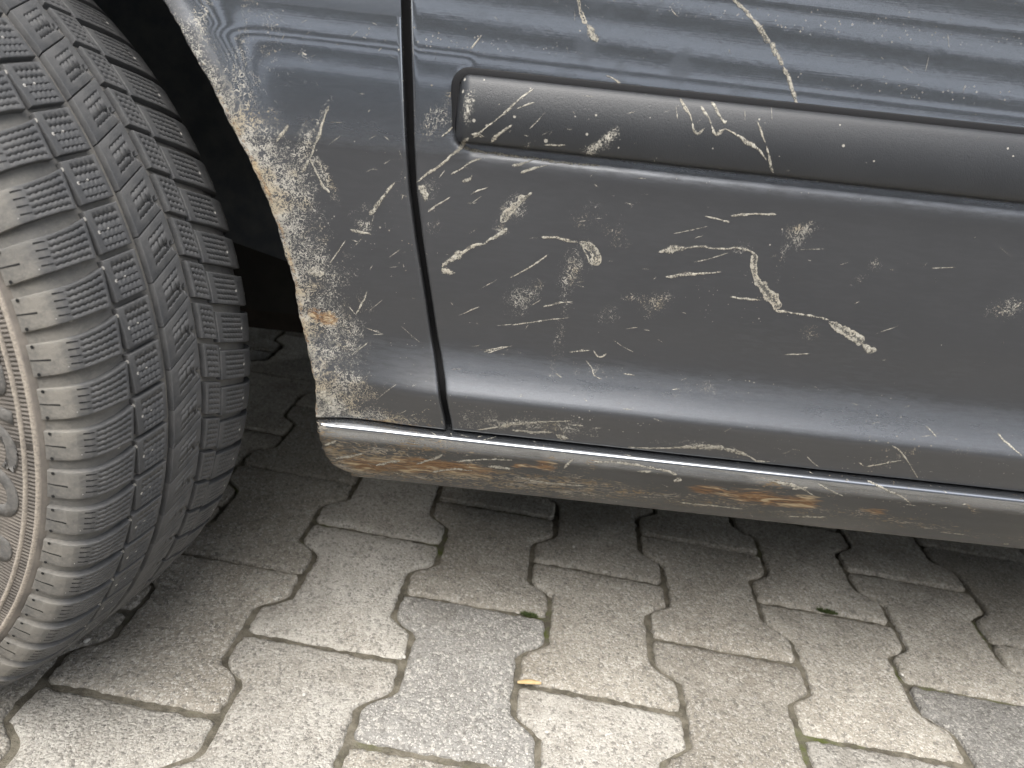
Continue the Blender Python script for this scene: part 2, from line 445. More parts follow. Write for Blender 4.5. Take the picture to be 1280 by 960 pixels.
# wear on the arch lip: eaten slightly uneven
_ph = rng.uniform(0, 6, 8)
def arch_x(z):
    x = float(np.interp(z, az, ax_))
    return x+.0004*math.sin(z*150+_ph[0])+.0003*math.sin(z*430+_ph[1])+.00025*math.sin(z*1100+_ph[2])
X_CREASE = float(np.interp(Z_HEM+.05, gfz, gfx))
def arch_flare(x, z, y0):
    low = min(0.0, (y0-YB)+.0066)                    # the lower crease dies out towards the wheel
    k = min(1.0, max(0.0, (X_CREASE+.005-x)/.09))
    return lip_flare(x, z)-low*.75*k*k*(3-2*k)
def lip_flare(x, z):
    d = max(0.0, x-float(np.interp(z, az, ax_)))
    return -.0065*float(np.interp(z, [zpx(150, 0), zpx(40, 0)], [1, .35]))*math.exp(-(d/.017)**1.6)
Z_FB = Z_HEM-.0008
LIP = [(0.0, .020), (-.0005, .012), (.0, .006)]+[(.0016-.0016*math.cos(a), .0016-.0016*math.sin(a)) for a in (0, .5, 1.0, 1.57)]
Z_AT = az[-1]
fender, fV, fF = panel('fender', fz, fo, arch_x, lambda z: float(np.interp(z, gfz, gfx)), Z_FB, Z_AT, FEND_DIRT, FEND_RUST, arch=True, left_hem=LIP, flare=arch_flare, fine=.0022)
# the rest of the fender, above and ahead of the wheel (outside the picture)
WC = CM.T@np.array([-.5277, .5186, .3119])       # wheel centre in the car's frame
RA = math.hypot(ax_[-1]-WC[0], az[-1]-WC[2])
def fender_rest():
    V, Fc = [], []
    rows = np.linspace(Z_AT, Z_TOP, 24)
    for z in rows:
        xr_ = float(np.interp(z, gfz, gfx))
        s = RA**2-(z-WC[2])**2
        xl_ = WC[0]+math.sqrt(s) if s > 0 else WC[0]
        y = YB+float(np.interp(z, fz, fo))
        for t in np.linspace(0, 1, 14): V.append((xl_+(xr_-xl_)*t, y, z))
    Fc += grid_faces(24, 14)
    o = len(V)
    rows = np.linspace(Z_FB, Z_TOP, 40)
    for z in rows:
        s = RA**2-(z-WC[2])**2
        xr_ = WC[0]-math.sqrt(s) if s > 0 else WC[0]
        y = YB+float(np.interp(z, fz, fo))
        for t in np.linspace(0, 1, 10): V.append((-1.45+(xr_+1.45)*t, y+.12*(1-t)**3, z))
    Fc += grid_faces(40, 10, o)
    V = np.array(V)
    mesh_obj('front_panel', V, Fc, MAT['paint'], car, attrs={'dirt': np.zeros(len(V)), 'rust': np.zeros(len(V)), 'dust': np.full(len(V), .1)})
fender_rest()

# sill
def make_sill():
    x0 = at_plane(401, 545, YB-.02)[0]
    zt, zb = zpx(570.5, -.001), zpx(645, .012)
    xs = np.concatenate([[x0+.002], np.arange(x0+.006, .62, .0026), np.arange(.62, X_RIGHT, .02), [X_RIGHT]])
    prof = [(YB+.03, zt+.004), (YB+.010, zt+.002)]
    zr = np.concatenate([np.arange(zt-.0002, zt-.012, -.0006), np.arange(zt-.012, zb, -.0022), [zb]])
    prof += [(YB+float(np.interp(z, sz, sof)), z) for z in zr]
    yb = YB+float(np.interp(zb, sz, sof))
    prof += [(yb+.004, zb-.0015), (yb+.012, zb-.002), (yb+.03, zb-.001), (yb+.10, zb+.004)]
    V = []
    # front end follows a slanted, tucked edge
    zs0 = np.array([at_plane(400, 540, YB-.02)[2], at_plane(403, 560, YB-.02)[2], at_plane(408, 578, YB-.015)[2], at_plane(418, 590, YB-.008)[2], at_plane(440, 598, YB)[2]])
    xs0 = np.array([at_plane(400, 540, YB-.02)[0], at_plane(403, 560, YB-.02)[0], at_plane(408, 578, YB-.015)[0], at_plane(418, 590, YB-.008)[0], at_plane(440, 598, YB)[0]])
    o_ = np.argsort(zs0); zs0, xs0 = zs0[o_], xs0[o_]
    def xstart(z): return -.0045+float(np.interp(z, zs0, xs0))+.0006*math.sin(z*700)+.0004*math.sin(z*1500)
    nr = len(prof)
    for y, z in prof:
        xa = xstart(z)
        V += [(xa+.001, y+.018, z), (xa, y+.006, z), (xa+.0004, y+.002, z)]
        V += [(xa+.002+(x-xs[0])*(X_RIGHT-xa-.002)/(X_RIGHT-xs[0]), y, z) for x in xs]
    nc = len(xs)+3
    V = np.array(V)
    fs = grid_faces(nr, nc, flip=True)
    d = dirt_map(V, SILL_DIRT); r = dirt_map(V, SILL_RUST)
    u, v = proj_l(V)
    edge = np.exp(-((u-(400+(v-540)*.2))/12)**2)*.75
    d = np.maximum(d, edge)
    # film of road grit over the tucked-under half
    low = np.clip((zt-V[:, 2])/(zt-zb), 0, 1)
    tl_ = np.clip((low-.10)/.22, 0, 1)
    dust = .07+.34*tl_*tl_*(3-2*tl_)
    return mesh_obj('sill', V, fs, MAT['sillpaint'], car, attrs={'dirt': d, 'rust': r, 'dust': dust}), V, fs
sill, sV, sF = make_sill()

# side molding on the door
def make_molding():
    zt, zb = zpx(125, -.005), zpx(214.5, -.006)
    xa = at_plane(569, 140, YB-.004)[0]
    H = zt-zb; rc = .0085
    xs = np.concatenate([xa+rc*(1-np.cos(np.linspace(0, math.pi/2, 12))), np.arange(xa+rc+.001, xa+.06, .002), np.arange(xa+.06, .62, .006), np.arange(.63, X_RIGHT, .03)])
    nt = 44
    V = []
    tl = .5-.5*np.cos(np.linspace(0, math.pi, nt)); tl = .55*tl+.45*np.linspace(0, 1, nt)
    for x in xs:
        e = max(0.0, 1-(x-xa)/rc)
        ins = rc*(1-math.sqrt(max(0, 1-e*e)))
        za, zc = zb+ins*.55, zt-ins
        k = min(1.0, (x-xa)/.010); k = 1-(1-k)**2.2
        k = .35+.65*k
        for t in tl:
            z = za+(zc-za)*t
            # convex face: rolls over at the top, tucks under at the bottom
            ph_ = math.asin(max(-.9, min(.9, (t-.38)*.055/.085)))
            d = .0145-.085*(1-math.cos(ph_))+.0055*(1-(2*abs(t-.5))**18)-(.0 if t > .5 else .0070)*(2*abs(t-.5))**40
            V.append((x, YB+.0040-d*k, z))
        V.append((x, YB+.012, za+(zc-za)*1.0)); V.append((x, YB+.012, za))
    V = np.array(V)
    nc = nt+2
    fs = []
    for j in range(len(xs)-1):
        for i in range(nc):
            a = j*nc+i; b = j*nc+(i+1) % nc
            fs.append((a, a+nc, b+nc, b))
    fs.append(tuple(range(nc)))
    return mesh_obj('molding_strip', V, fs, MAT['molding'], door, attrs={'dirt': dirt_map(V, MOLD_DIRT)}), V, fs
mold, mV, mF = make_molding()
def molding_shade_strip():
    # shade painted as a thin black band along the strip's upper edge and rounded end
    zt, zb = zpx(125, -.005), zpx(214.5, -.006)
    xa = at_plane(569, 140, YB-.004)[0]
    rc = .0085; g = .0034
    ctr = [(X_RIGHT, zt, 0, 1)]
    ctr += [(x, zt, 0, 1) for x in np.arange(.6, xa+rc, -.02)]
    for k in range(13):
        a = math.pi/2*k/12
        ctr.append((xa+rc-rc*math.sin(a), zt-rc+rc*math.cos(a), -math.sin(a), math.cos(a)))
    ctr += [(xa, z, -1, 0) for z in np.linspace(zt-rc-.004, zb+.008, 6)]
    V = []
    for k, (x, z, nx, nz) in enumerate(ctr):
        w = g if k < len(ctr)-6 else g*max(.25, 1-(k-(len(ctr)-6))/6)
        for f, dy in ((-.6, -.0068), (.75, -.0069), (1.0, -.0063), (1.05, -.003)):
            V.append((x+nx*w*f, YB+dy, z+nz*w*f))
    return mesh_obj('molding_shade_strip', V, grid_faces(len(ctr), 4, flip=True), MAT['nearblack'], door)
molding_shade_strip()
mold['label'] = 'grained black plastic rubbing strip spattered with dried mud'

# inner frame behind the gaps, wheel well, floor and shell
def tube_box(name, x0, x1, y0, y1, z0, z1, mat, parent=car):
    v = [(x, y, z) for x in (x0, x1) for y in (y0, y1) for z in (z0, z1)]
    f = [(0, 1, 3, 2), (4, 6, 7, 5), (0, 4, 5, 1), (2, 3, 7, 6), (0, 2, 6, 4), (1, 5, 7, 3)]
    return mesh_obj(name, v, f, mat, parent, smooth=False)
gx = float(np.interp(Z_HEM+.1, gfz, gfx))
# pillar follows the curve of the gap
def pillar():
    V = []
    rows = np.linspace(Z_HEM-.004, Z_TOP, 40)
    for z in rows:
        x = float(np.interp(z, gfz, gfx)); y = YB+float(np.interp(z, fz, fo))
        V += [(x-.03, y+.03, z), (x-.02, y+.014, z), (x+.02, y+.014, z), (x+.05, y+.03, z)]
    return mesh_obj('door_pillar', np.array(V), grid_faces(40, 4), MAT['nearblack'], car)
pillar()
ZF = zpx(645, .012)+.004
ZCM = at_plane(340, 390, YB+.48)[2]
tube_box('floor_pan', float(np.interp(Z_HEM, az, ax_))+.03, 2.7, YB+.09, YB+1.62, ZCM+.004, ZCM+.03, MAT['under'])
tube_box('door_core', float(np.interp(Z_HEM+.1, gdz, gdx))+.07, X_RIGHT, YB+.035, YB+.12, Z_HEM+.01, Z_TOP, MAT['under'])
tube_box('quarter_panel', X_RIGHT+.004, 2.75, YB+.01, YB+.05, ZF+.01, Z_TOP, MAT['under'])
tube_box('side_panel', -1.4, 2.75, YB+1.66, YB+1.70, ZF+.01, Z_TOP, MAT['under'])
tube_box('engine_bay', -1.45, WC[0]-.42, YB+.10, YB+1.62, ZF+.03, .75, MAT['under'])
tube_box('front_crossmember', WC[0]-.415, float(np.interp(Z_HEM, az, ax_))+.028, YB+.48, YB+1.62, ZCM, .75, MAT['under'])
MAT['brown'] = plain('rusty_subframe', (.024, .021, .019), .9, .2, 40, (.035, .03, .026))
tube_box('subframe', WC[0]-.3, .5, YB+.50, YB+.56, at_plane(340, 412, YB+.50)[2], ZCM-.002, MAT['brown'])
def shell():
    # bonnet, glasshouse and roof above the picture
    prof = [(-1.45, .72), (-1.3, .80), (-.15, .95), (.55, 1.38), (1.6, 1.42), (2.55, 1.05), (2.75, .8)]
    V = []
    for x, z in prof:
        hi = max(0.0, z-.9)
        y0, y1 = YB+.058+hi*.45, YB+1.64-hi*.45
        V += [(x, YB+.06, Z_TOP-.002), (x, y0, max(Z_TOP, min(z, .9))), (x, y0+.02, max(z, Z_TOP+.01)), (x, y1-.02, max(z, Z_TOP+.01)), (x, y1, max(Z_TOP, min(z, .9))), (x, YB+1.69, Z_TOP-.002)]
    V = np.array(V); n = len(V)
    return mesh_obj('body_shell', V, grid_faces(len(prof), 6), MAT['paint'], car, smooth=False, attrs={'dirt': np.zeros(n), 'rust': np.zeros(n), 'dust': np.full(n, .1)})
shell()
def liner():
    V = []; m = 40; ys = [YB+.016, YB+.03, YB+.2, YB+.36, YB+.46]
    rl = RA+.012
    for k in range(m+1):
        th = math.radians(-16+222*k/m)
        for j, y in enumerate(ys):
            r = rl+(.0 if j < 2 else .012)-(.05 if j == 4 else 0)
            V.append((WC[0]+r*math.cos(th), y, max(WC[2]+r*math.sin(th), ZF+.015)))
    Fc = grid_faces(m+1, 5, flip=True)
    c = len(V)
    V.append((WC[0], YB+.47, WC[2]))
    for k in range(m): Fc.append((k*5+4, k*5+9, c))
    return mesh_obj('wheel_arch_liner', np.array(V), Fc, MAT['liner'], car)
liner()

# ------------------------------------------------------------------ wheel
PSI, GAM = math.radians(-12.16), math.radians(2.68)
AXw = np.array([math.sin(PSI)*math.cos(GAM), -math.cos(PSI)*math.cos(GAM), math.sin(GAM)])
E1 = np.cross([0, 0, 1.0], AXw); E1 /= np.linalg.norm(E1); E2 = np.cross(AXw, E1)
CW = np.array([-.5277, .5186, .3119])
WM = np.stack([E1, E2, AXw], 1)                    # wheel local (x: rearward, y: up, z: outward)
def wheel_matrix():
    Rm = CM.T@WM; t = CM.T@CW
    return Matrix([list(Rm[i])+[t[i]] for i in range(3)]+[[0, 0, 0, 1]])
WMAT = wheel_matrix()
WCEN = .0125                                       # mid-plane of the tyre along its axis
PROF = [(0, .3175), (.02, .3173), (.04, .3166), (.055, .3156), (.066, .3142), (.074, .312), (.0805, .3085), (.0855, .3035), (.0890, .2975), (.0912, .2915), (.0925, .2862)]
_pw = np.array([p[0] for p in PROF]); _pr = np.array([p[1] for p in PROF])
_ps = np.concatenate([[0], np.cumsum(np.hypot(np.diff(_pw), np.diff(_pr)))])
S_END = _ps[-1]
def prof_at(s):
    """arc length across the tread -> (axial, radius, normal axial, normal radial)"""
    sg = 1 if s >= 0 else -1
    a = min(abs(s), S_END)
    w, r = np.interp(a, _ps, _pw), np.interp(a, _ps, _pr)
    e = .004
    w2, r2 = np.interp(min(a+e, S_END), _ps, _pw), np.interp(min(a+e, S_END), _ps, _pr)
    w1, r1 = np.interp(max(a-e, 0), _ps, _pw), np.interp(max(a-e, 0), _ps, _pr)
    if a < e: w1 = -np.interp(e-a, _ps, _pw); r1 = np.interp(e-a, _ps, _pr)
    tw, tr = w2-w1, r2-r1; L = math.hypot(tw, tr)
    return WCEN+sg*w, r, sg*(-tr/L), tw/L
def surf(th, s, depth):
    w, r, nw, nr = prof_at(s)
    rr = r-depth*nr; ww = w-depth*nw
    return (rr*math.cos(th), rr*math.sin(th), ww)

def rubber(name, dusty, groove=0.0):
    T = NT(name)
    co = T.obj()
    n1 = T.noise(co, 45, 3, .65); n2 = T.noise(co, 500, 3, .7); n3 = T.noise(co, 1700, 0, .6)
    col = T.mixc(T.ramp(n1, .3, .7), rgb(.054, .055, .057), rgb(.088, .087, .086))
    gr = T.math('MULTIPLY', T.ramp(n2, .5, .78), .4)
    col = T.mixc(gr, col, rgb(.16, .155, .145))
    # grey-brown road dust on the shoulder and side, where the axial position passes the tread edge
    ax = T.n('SeparateXYZ', {0: co}).outputs[2]
    k = T.ramp(T.math('ADD', ax, T.math('MULTIPLY', n1, .010)), .0975, .1055, groove, dusty)
    k = T.math('MULTIPLY', k, T.ramp(T.noise(T.n('NewGeometry').outputs['Position'], 14, 3, .6), .35, .62, .5, 1.0))
    k = T.math('MULTIPLY', k, T.ramp(T.math('ADD', T.math('MULTIPLY', n1, .6), T.math('MULTIPLY', n2, .4)), .28, .62, .45, 1.0))
    col = T.mixc(k, col, rgb(.255, .235, .198))
    hgt = T.math('ADD', T.math('MULTIPLY', n2, .7), T.math('MULTIPLY', n3, .5))
    # tiny grit
    vo = T.n('TexVoronoi', {'Vector': co, 'Scale': 210.0}, feature='F1')
    rn = T.n('SeparateColor', {0: vo.outputs['Color']}).outputs[0]
    sp = T.math('LESS_THAN', vo.outputs['Distance'], T.ramp(rn, .93, 1, 0, .3))
    col = T.mixc(T.math('MULTIPLY', sp, .8), col, rgb(.5, .48, .44))
    P = T.n('BsdfPrincipled', {'Base Color': col, 'Roughness': T.ramp(n2, .3, .7, .62, .82), 'Specular IOR Level': .38, 'Normal': T.bump(hgt, .45, .0008)})
    return T.done(P.outputs[0])
MAT['rubber'] = rubber('worn_tread_rubber', .72)
MAT['groove'] = rubber('dusty_groove_rubber', .7, .5)
def sidewall_mat():
    T = NT('dusty_sidewall_rubber')
    co = T.obj()
    n1 = T.noise(co, 40, 5, .65); n2 = T.noise(co, 600, 4, .7)
    th = T.attr('theta'); kn = T.attr('knurl'); rg = T.attr('ridge')
    wave = T.math('MULTIPLY', T.math('SINE', T.math('MULTIPLY', th, 620.0)), kn)
    col = T.mixc(T.ramp(n1, .3, .7), rgb(.10, .09, .08), rgb(.18, .16, .138))
    col = T.mixc(T.math('MULTIPLY', rg, T.ramp(n2, .35, .65, .3, .9)), col, rgb(.40, .35, .29))
    hgt = T.math('ADD', T.math('MULTIPLY', n2, .35), T.math('MULTIPLY', wave, .8))
    P = T.n('BsdfPrincipled', {'Base Color': col, 'Roughness': .85, 'Specular IOR Level': .25, 'Normal': T.bump(hgt, .8, .0007)})
    return T.done(P.outputs[0])
MAT['sidewall'] = sidewall_mat()

GD = .0048                                         # tread depth left
def make_carcass():
    V, th_a, kn, rg = [], [], [], []
    prof = []
    ss = np.concatenate([np.linspace(-S_END, -.07, 12)[:-1], np.linspace(-.07, .07, 24), np.linspace(.07, S_END, 14)[1:]])
    for s in ss:
        w, r, nw, nr = prof_at(s)
        d = GD*np.interp(abs(s), [0, .075, S_END-.012, S_END], [1, 1, .85, .7])
        prof.append((w-d*nw, r-d*nr, 0, 0))
    # outer side: ridge, knurled band, ridge, serrated field
    w0 = WCEN
    outer = [(.0920, .2845, 0, 0), (.0922, .2828, 0, 0), (.0936, .2820, 0, 1), (.0944, .2811, 0, 1), (.0942, .2800, 0, 1), (.0930, .2793, .0, .2), (.0930, .2786, 1, 0), (.0934, .2765, 1, 0), (.0937, .2745, 1, 0), (.0938, .2740, 0, .3), (.0950, .2735, 0, 1), (.0953, .2725, 0, 1), (.0950, .2715, 0, 1), (.0941, .2708, 0, .2), (.0942, .2702, .7, 0), (.0944, .2675, .7, 0), (.0950, .2600, .3, 0), (.0958, .2500, .3, 0), (.0963, .2370, .3, 0), (.0955, .2200, .2, 0), (.0930, .2080, 0, 0), (.0890, .1985, 0, 1), (.0850, .1935, 0, 0), (.0800, .1905, 0, 0)]
    inner = [(.0930, .2800), (.0955, .265), (.0965, .245), (.095, .222), (.089, .2), (.080, .1905)]
    prof = [(w0-w, r, 0, 0) for w, r in reversed(inner)]+prof+[(w0+w, r, k, g) for w, r, k, g in outer]
    M = 420
    for j, (w, r, k, g) in enumerate(prof):
        for i in range(M):
            th = 2*math.pi*i/M
            V.append((r*math.cos(th), r*math.sin(th), w)); th_a.append(th); kn.append(k); rg.append(g)
    fs = grid_faces(len(prof), M, close=True, flip=True)
    V = np.array(V)
    V = clamp_ground(V)
    o = mesh_obj('tyre', V, fs, MAT['groove'], car, attrs={'theta': th_a, 'knurl': kn, 'ridge': rg})
    o.data.materials.append(MAT['sidewall'])
    nsw = len(inner)+len(ss)
    mi = np.zeros(len(fs), dtype=np.int32); mi[(nsw-1)*M:] = 1
    o.data.polygons.foreach_set('material_index', mi)
    o.matrix_local = WMAT
    return o
def clamp_ground(V, zmin=.0012):
    Wd = V@WM.T+CW
    low = Wd[:, 2] < zmin
    if low.any():
        Wd[low, 2] = zmin
        V = (Wd-CW)@WM
    return V
tyre = make_carcass()
tyre['label'] = 'worn winter tyre with siped tread and dusty sidewall'

NP = 68
DP = 2*math.pi/NP
D2R = math.pi/180
def interp_edge(pts):
    a = sorted(pts); s = [p[0] for p in a]; t = [p[1] for p in a]
    return lambda x: float(np.interp(x, s, t))*D2R
def block(sfun0, sfun1, bot, top, sipes, wedge=None, ns=40, depth=GD, taper=None, rnd=.0006):
    """a tread block: s between sfun0/sfun1 (functions of t), theta between bot(s) and top(s); sipes: (t, u0, u1, amp, width)"""
    # lines along t with sipe edges inserted
    tl = [(t, None) for t in np.linspace(0, 1, 7)]
    for q, (t, u0, u1, amp, wd, per) in enumerate(sipes):
        tl = [x for x in tl if x[1] is not None or abs(x[0]-t) > wd*2.2 or x[0] in (0.0, 1.0)]
        tl += [(t-wd, (q, 0)), (t-wd*.45, (q, 1)), (t+wd*.45, (q, 1)), (t+wd, (q, 0))]
    tl.sort(key=lambda x: x[0])
    us = np.linspace(0, 1, ns)
    V = []; nr = 0
    span = abs(sfun1(.5)-sfun0(.5))
    eu, et = rnd/span, None
    us = np.concatenate([[0, 0], [eu*.35, eu], us[(us > eu*1.3) & (us < 1-eu*1.3)], [1-eu, 1-eu*.35], [1, 1]])
    thm = (top((sfun0(.5)+sfun1(.5))/2)-bot((sfun0(.5)+sfun1(.5))/2))*.3165
    et = rnd/thm
    rows = [(0, 'w'), (0, 'e')]+[(et*.35, 'r'), (et, None)]+[x for x in tl if et*1.3 < x[0] < 1-et*1.3]+[(1-et, None), (1-et*.35, 'r'), (1, 'e'), (1, 'w')]
    n = len(us)
    for t, k in rows:
        for i, u in enumerate(us):
            tt = t; d = 0.0
            if isinstance(k, tuple):
                q, lev = k
                st, u0, u1, amp, wd, per = sipes[q]
                inside = u0 < u < u1
                fade = max(0.0, min(1.0, min(u-u0, u1-u)/.05))
                if inside:
                    tri = math.sin(2*math.pi*u*span/per)
                    tt = t+amp*tri*min(1, fade+.4)
                    if lev == 1: d = .0036*(1 if fade > .3 else fade/.3)
            s = sfun0(tt)+(sfun1(tt)-sfun0(tt))*u
            th = bot(s)+(top(s)-bot(s))*tt
            # rounded edges and walls
            def er(x): return rnd*.55 if x in (0,) else 0
            edge = 0.0
            if k == 'e' or i in (1, n-2): edge = rnd*.75
            elif k == 'r' or i in (2, n-3): edge = rnd*.22
            if k == 'w' or i in (0, n-1): edge = depth*1.15
            if wedge:
                for (wu0, wt0, wu1, wt1, ww, wdp) in wedge:
                    # partial cut running from (wu0,wt0) to (wu1,wt1), widening to its end
                    L2 = ((wu1-wu0)*span)**2+((wt1-wt0)*thm)**2
                    ap = (((u-wu0)*span)*((wu1-wu0)*span)+((tt-wt0)*thm)*((wt1-wt0)*thm))/L2
                    if 0 < ap <= 1.0:
                        px_ = (u-wu0-(wu1-wu0)*ap)*span; py_ = (tt-wt0-(wt1-wt0)*ap)*thm
                        if math.hypot(px_, py_) < ww*(.25+.75*ap)*.5: d = max(d, wdp)
            tp = 0.0
            if taper: tp = taper(s)
            V.append(surf(th, s, max(edge*(1 if tp == 0 else max(.3, 1-tp/depth)), d*(1 if tp == 0 else .5))+tp))
    V = np.array(V)
    return V, grid_faces(len(rows), n, flip=True)
def const(v): return lambda t: v
def sp(ts, u0, u1, amp=.016, wd=.0125, per=.0035): return [(t, u0, u1, amp, wd, per) for t in ts]
kinds = {}
# shoulder block (notch side at s=.053, ring side at S_END)
b_sh = interp_edge([(.053, 20.45), (.062, 20.4), (.075, 20.1), (S_END, 19.35)])
t_sh = interp_edge([(.053, 24.72), (.062, 24.15), (.075, 23.65), (S_END, 23.2)])
kinds['shoulder_block'] = block(lambda t: .0545-.0018*t, const(S_END), b_sh, t_sh, sp((.14, .32, .5, .68, .86), .05, .46), ns=96, taper=lambda s: GD*.12*max(0, min(1, (s-(S_END-.016))/.006))**1.5,
    wedge=[(.58, .22, .70, .22, .0009, .0022), (.58, .42, .70, .42, .0009, .0022), (.58, .62, .70, .62, .0009, .0022), (.58, .82, .70, .82, .0009, .0022), (1.02, .36, .80, .36, .0012, .002)][:0])
b_mi = interp_edge([(.0255, 21.35), (.0515, 20.7)])
t_mi = interp_edge([(.0255, 26.05), (.0515, 25.35)])
kinds['mid_block'] = block(const(.0258), lambda t: .0500+.0018*t, b_mi, t_mi, sp((.13, .3, .47, .64, .81), .12, .82), ns=60)
b_ri = interp_edge([(-.009, 24.75), (.020, 21.9)])
t_ri = lambda s: b_ri(s)+(360/NP-.16)*D2R
kinds['centre_block'] = block(const(-.0088), const(.0197), b_ri, t_ri, sp((.22, .38, .62, .78), .2, .75, .014, .012, .0037), ns=80, rnd=.0004, wedge=[(.55, .55, -.02, .13, .0022, .0045)])
b_i1 = interp_edge([(-.031, 18.0), (-.0145, 19.0)])
t_i1 = lambda s: b_i1(s)+(360/NP-.75)*D2R
kinds['inner_block'] = block(const(-.0312), const(-.0148), b_i1, t_i1, sp((.15, .32, .5, .67, .84), .12, .84), ns=44)
b_i2 = interp_edge([(-S_END, 15.0), (-.075, 15.5), (-.0325, 17.5)])
t_i2 = lambda s: b_i2(s)+(360/NP-1.15)*D2R
kinds['inner_shoulder_block'] = block(const(-S_END), const(-.0325), b_i2, t_i2, sp((.15, .32, .5, .67, .84), .6, .92), ns=90, taper=lambda s: GD*.12*max(0, min(1, (-s-(S_END-.016))/.006))**1.5)
for kname, (V, fs) in kinds.items():
    me0 = None
    for k in range(NP):
        a = k*DP
        c, s_ = math.cos(a), math.sin(a)
        Vr = np.stack([V[:, 0]*c-V[:, 1]*s_, V[:, 0]*s_+V[:, 1]*c, V[:, 2]], 1)
        Wz = (Vr@WM.T+CW)[:, 2].min()
        # leave out blocks on the far front of the wheel, deep in the well
        ang = (math.degrees(a)+21) % 360
        if 125 < ang < 215: continue
        if Wz < .0012:
            o = mesh_obj(kname, clamp_ground(Vr), fs, MAT['rubber'], tyre)
        else:
            if me0 is None:
                o = mesh_obj(kname, V, fs, MAT['rubber'], tyre); me0 = o.data
            else:
                o = bpy.data.objects.new(kname, me0); COL.objects.link(o); o.parent = tyre
            o.rotation_euler = (0, 0, a)
# shoulder detail: slots and wear dots as flat near-black strips, their inner shade painted
MAT['slotshade'] = plain('slot_shade_black', (.02, .02, .02), .9, .1)
def surf_strip(th0, s0, th1, s1, wth, hgt=.0002, n=6):
    V = []
    for i in range(n):
        f = i/(n-1); th = th0+(th1-th0)*f; s = s0+(s1-s0)*f
        wd = wth*(.6+.4*f)
        tp = GD*.12*max(0, min(1, (s-(S_END-.016))/.006))**1.5
        for sg in (-1, 1):
            V.append(surf(th+sg*wd/.31/2, s, tp-hgt))
    return V
def shoulder_slot_shade():
    V, fs = [], []
    for k in range(NP):
        a = k*DP
        ang = (math.degrees(a)+21) % 360
        if 125 < ang < 215: continue
        for (t, s0, s1, w_) in [(21.4, S_END-.0005, S_END-.0125, .0011)]+[(20.75+.78*q, .0795, .0855, .0009) for q in range(4)]:
            st = surf_strip(a+t*D2R, s0, a+t*D2R, s1, w_)
            o = len(V); V += st
            fs += [(o+2*i, o+2*i+2, o+2*i+3, o+2*i+1) for i in range(len(st)//2-1)]
        for (t, s) in [(19.75, S_END-.004), (23.0, S_END-.004)]:
            o = len(V)
            for q in range(8):
                b = q*math.pi/4
                sv = s+.0011*math.sin(b)
                tp = GD*.12*max(0, min(1, (sv-(S_END-.016))/.006))**1.5
                V.append(surf(a+t*D2R+.0011*math.cos(b)/.29, sv, tp-.0004))
            fs.append(tuple(range(o, o+8)))
    o = mesh_obj('shoulder_slot_shade', clamp_ground(np.array(V)), fs, MAT['slotshade'], tyre)
    o['kind'] = 'stuff'
shoulder_slot_shade()

# raised lettering on the sidewall
def side_point(th, r, lift):
    ra = [.2702, .2600, .2500, .2370, .2200, .2080]
    wa = [.0942, .0950, .0958, .0963, .0955, .0930]
    return (r*math.cos(th), r*math.sin(th), WCEN+float(np.interp(-r, [-x for x in ra], wa))+lift)
MAT['letter'] = plain('letter_rubber', (.085, .082, .078), .75, .35, 300, (.14, .132, .12), .0004)
def lettering(text, th_start, r_base, size, shear=.25, lift=.0009, name='sidewall_lettering'):
    cu = bpy.data.curves.new('t', 'FONT')
    cu.body = text; cu.size = size; cu.shear = shear; cu.offset = size*.045; cu.space_character = 1.08
    ob = bpy.data.objects.new('t', cu); COL.objects.link(ob)
    dg = bpy.context.evaluated_depsgraph_get()
    me = bpy.data.meshes.new_from_object(ob.evaluated_get(dg))
    bpy.data.objects.remove(ob)
    bm = bmesh.new(); bm.from_mesh(me)
    bmesh.ops.triangulate(bm, faces=bm.faces)
    for _ in range(2):
        bmesh.ops.subdivide_edges(bm, edges=[e for e in bm.edges if e.calc_length() > .006], cuts=1)
        bmesh.ops.triangulate(bm, faces=[f for f in bm.faces if len(f.verts) > 3])
    ret = bmesh.ops.extrude_face_region(bm, geom=list(bm.faces))
    new = set(v for v in ret['geom'] if isinstance(v, bmesh.types.BMVert))
    for v in bm.verts:
        x, y = v.co.x, v.co.y
        th = th_start-x/(r_base+size*.4); r = r_base+y
        v.co = Vector(side_point(th, r, lift if v in new else -.0006))
    bmesh.ops.recalc_face_normals(bm, faces=bm.faces)
    me2 = bpy.data.meshes.new(name); bm.to_mesh(me2); bm.free()
    me2.materials.append(MAT['letter'])
    o = bpy.data.objects.new(name, me2); COL.objects.link(o); o.parent = tyre
    return o
lettering('FRIGO 2', math.radians(17), .2375, .042)
# rim and hub (outside the picture)
MAT['rim'] = plain('rim_metal', (.30, .30, .31), .4, .5, 60, (.22, .22, .22))
def rim():
    prof = [(.079, .1915), (.079, .186), (.070, .182), (.050, .176), (.045, .150), (.050, .10), (.048, .045), (.055, .035), (.055, .0), ]
    back = [(-.08, .1915), (-.08, .180), (.03, .172), (.044, .150)]
    V = []; M = 96
    pr = back[:3]+list(reversed(prof[:4]))[0:0]+[]
    full = [(-.08, .1915), (-.08, .18), (.02, .17), (.03, .172), (.045, .150), (.050, .10), (.046, .045), (.055, .035), (.055, .001)]
    lip = [(.080, .1912), (.081, .186), (.070, .181), (.050, .175), (.045, .150)]
    fs = []
    for pf in (full, lip):
        off = len(V)
        for w, r in pf:
            for i in range(M):
                th = 2*math.pi*i/M
                V.append((r*math.cos(th), r*math.sin(th), WCEN+w))
        fs += grid_faces(len(pf), M, off, close=True)
    o = mesh_obj('rim', np.array(V), fs, MAT['rim'], car)
    o.matrix_local = WMAT
rim()

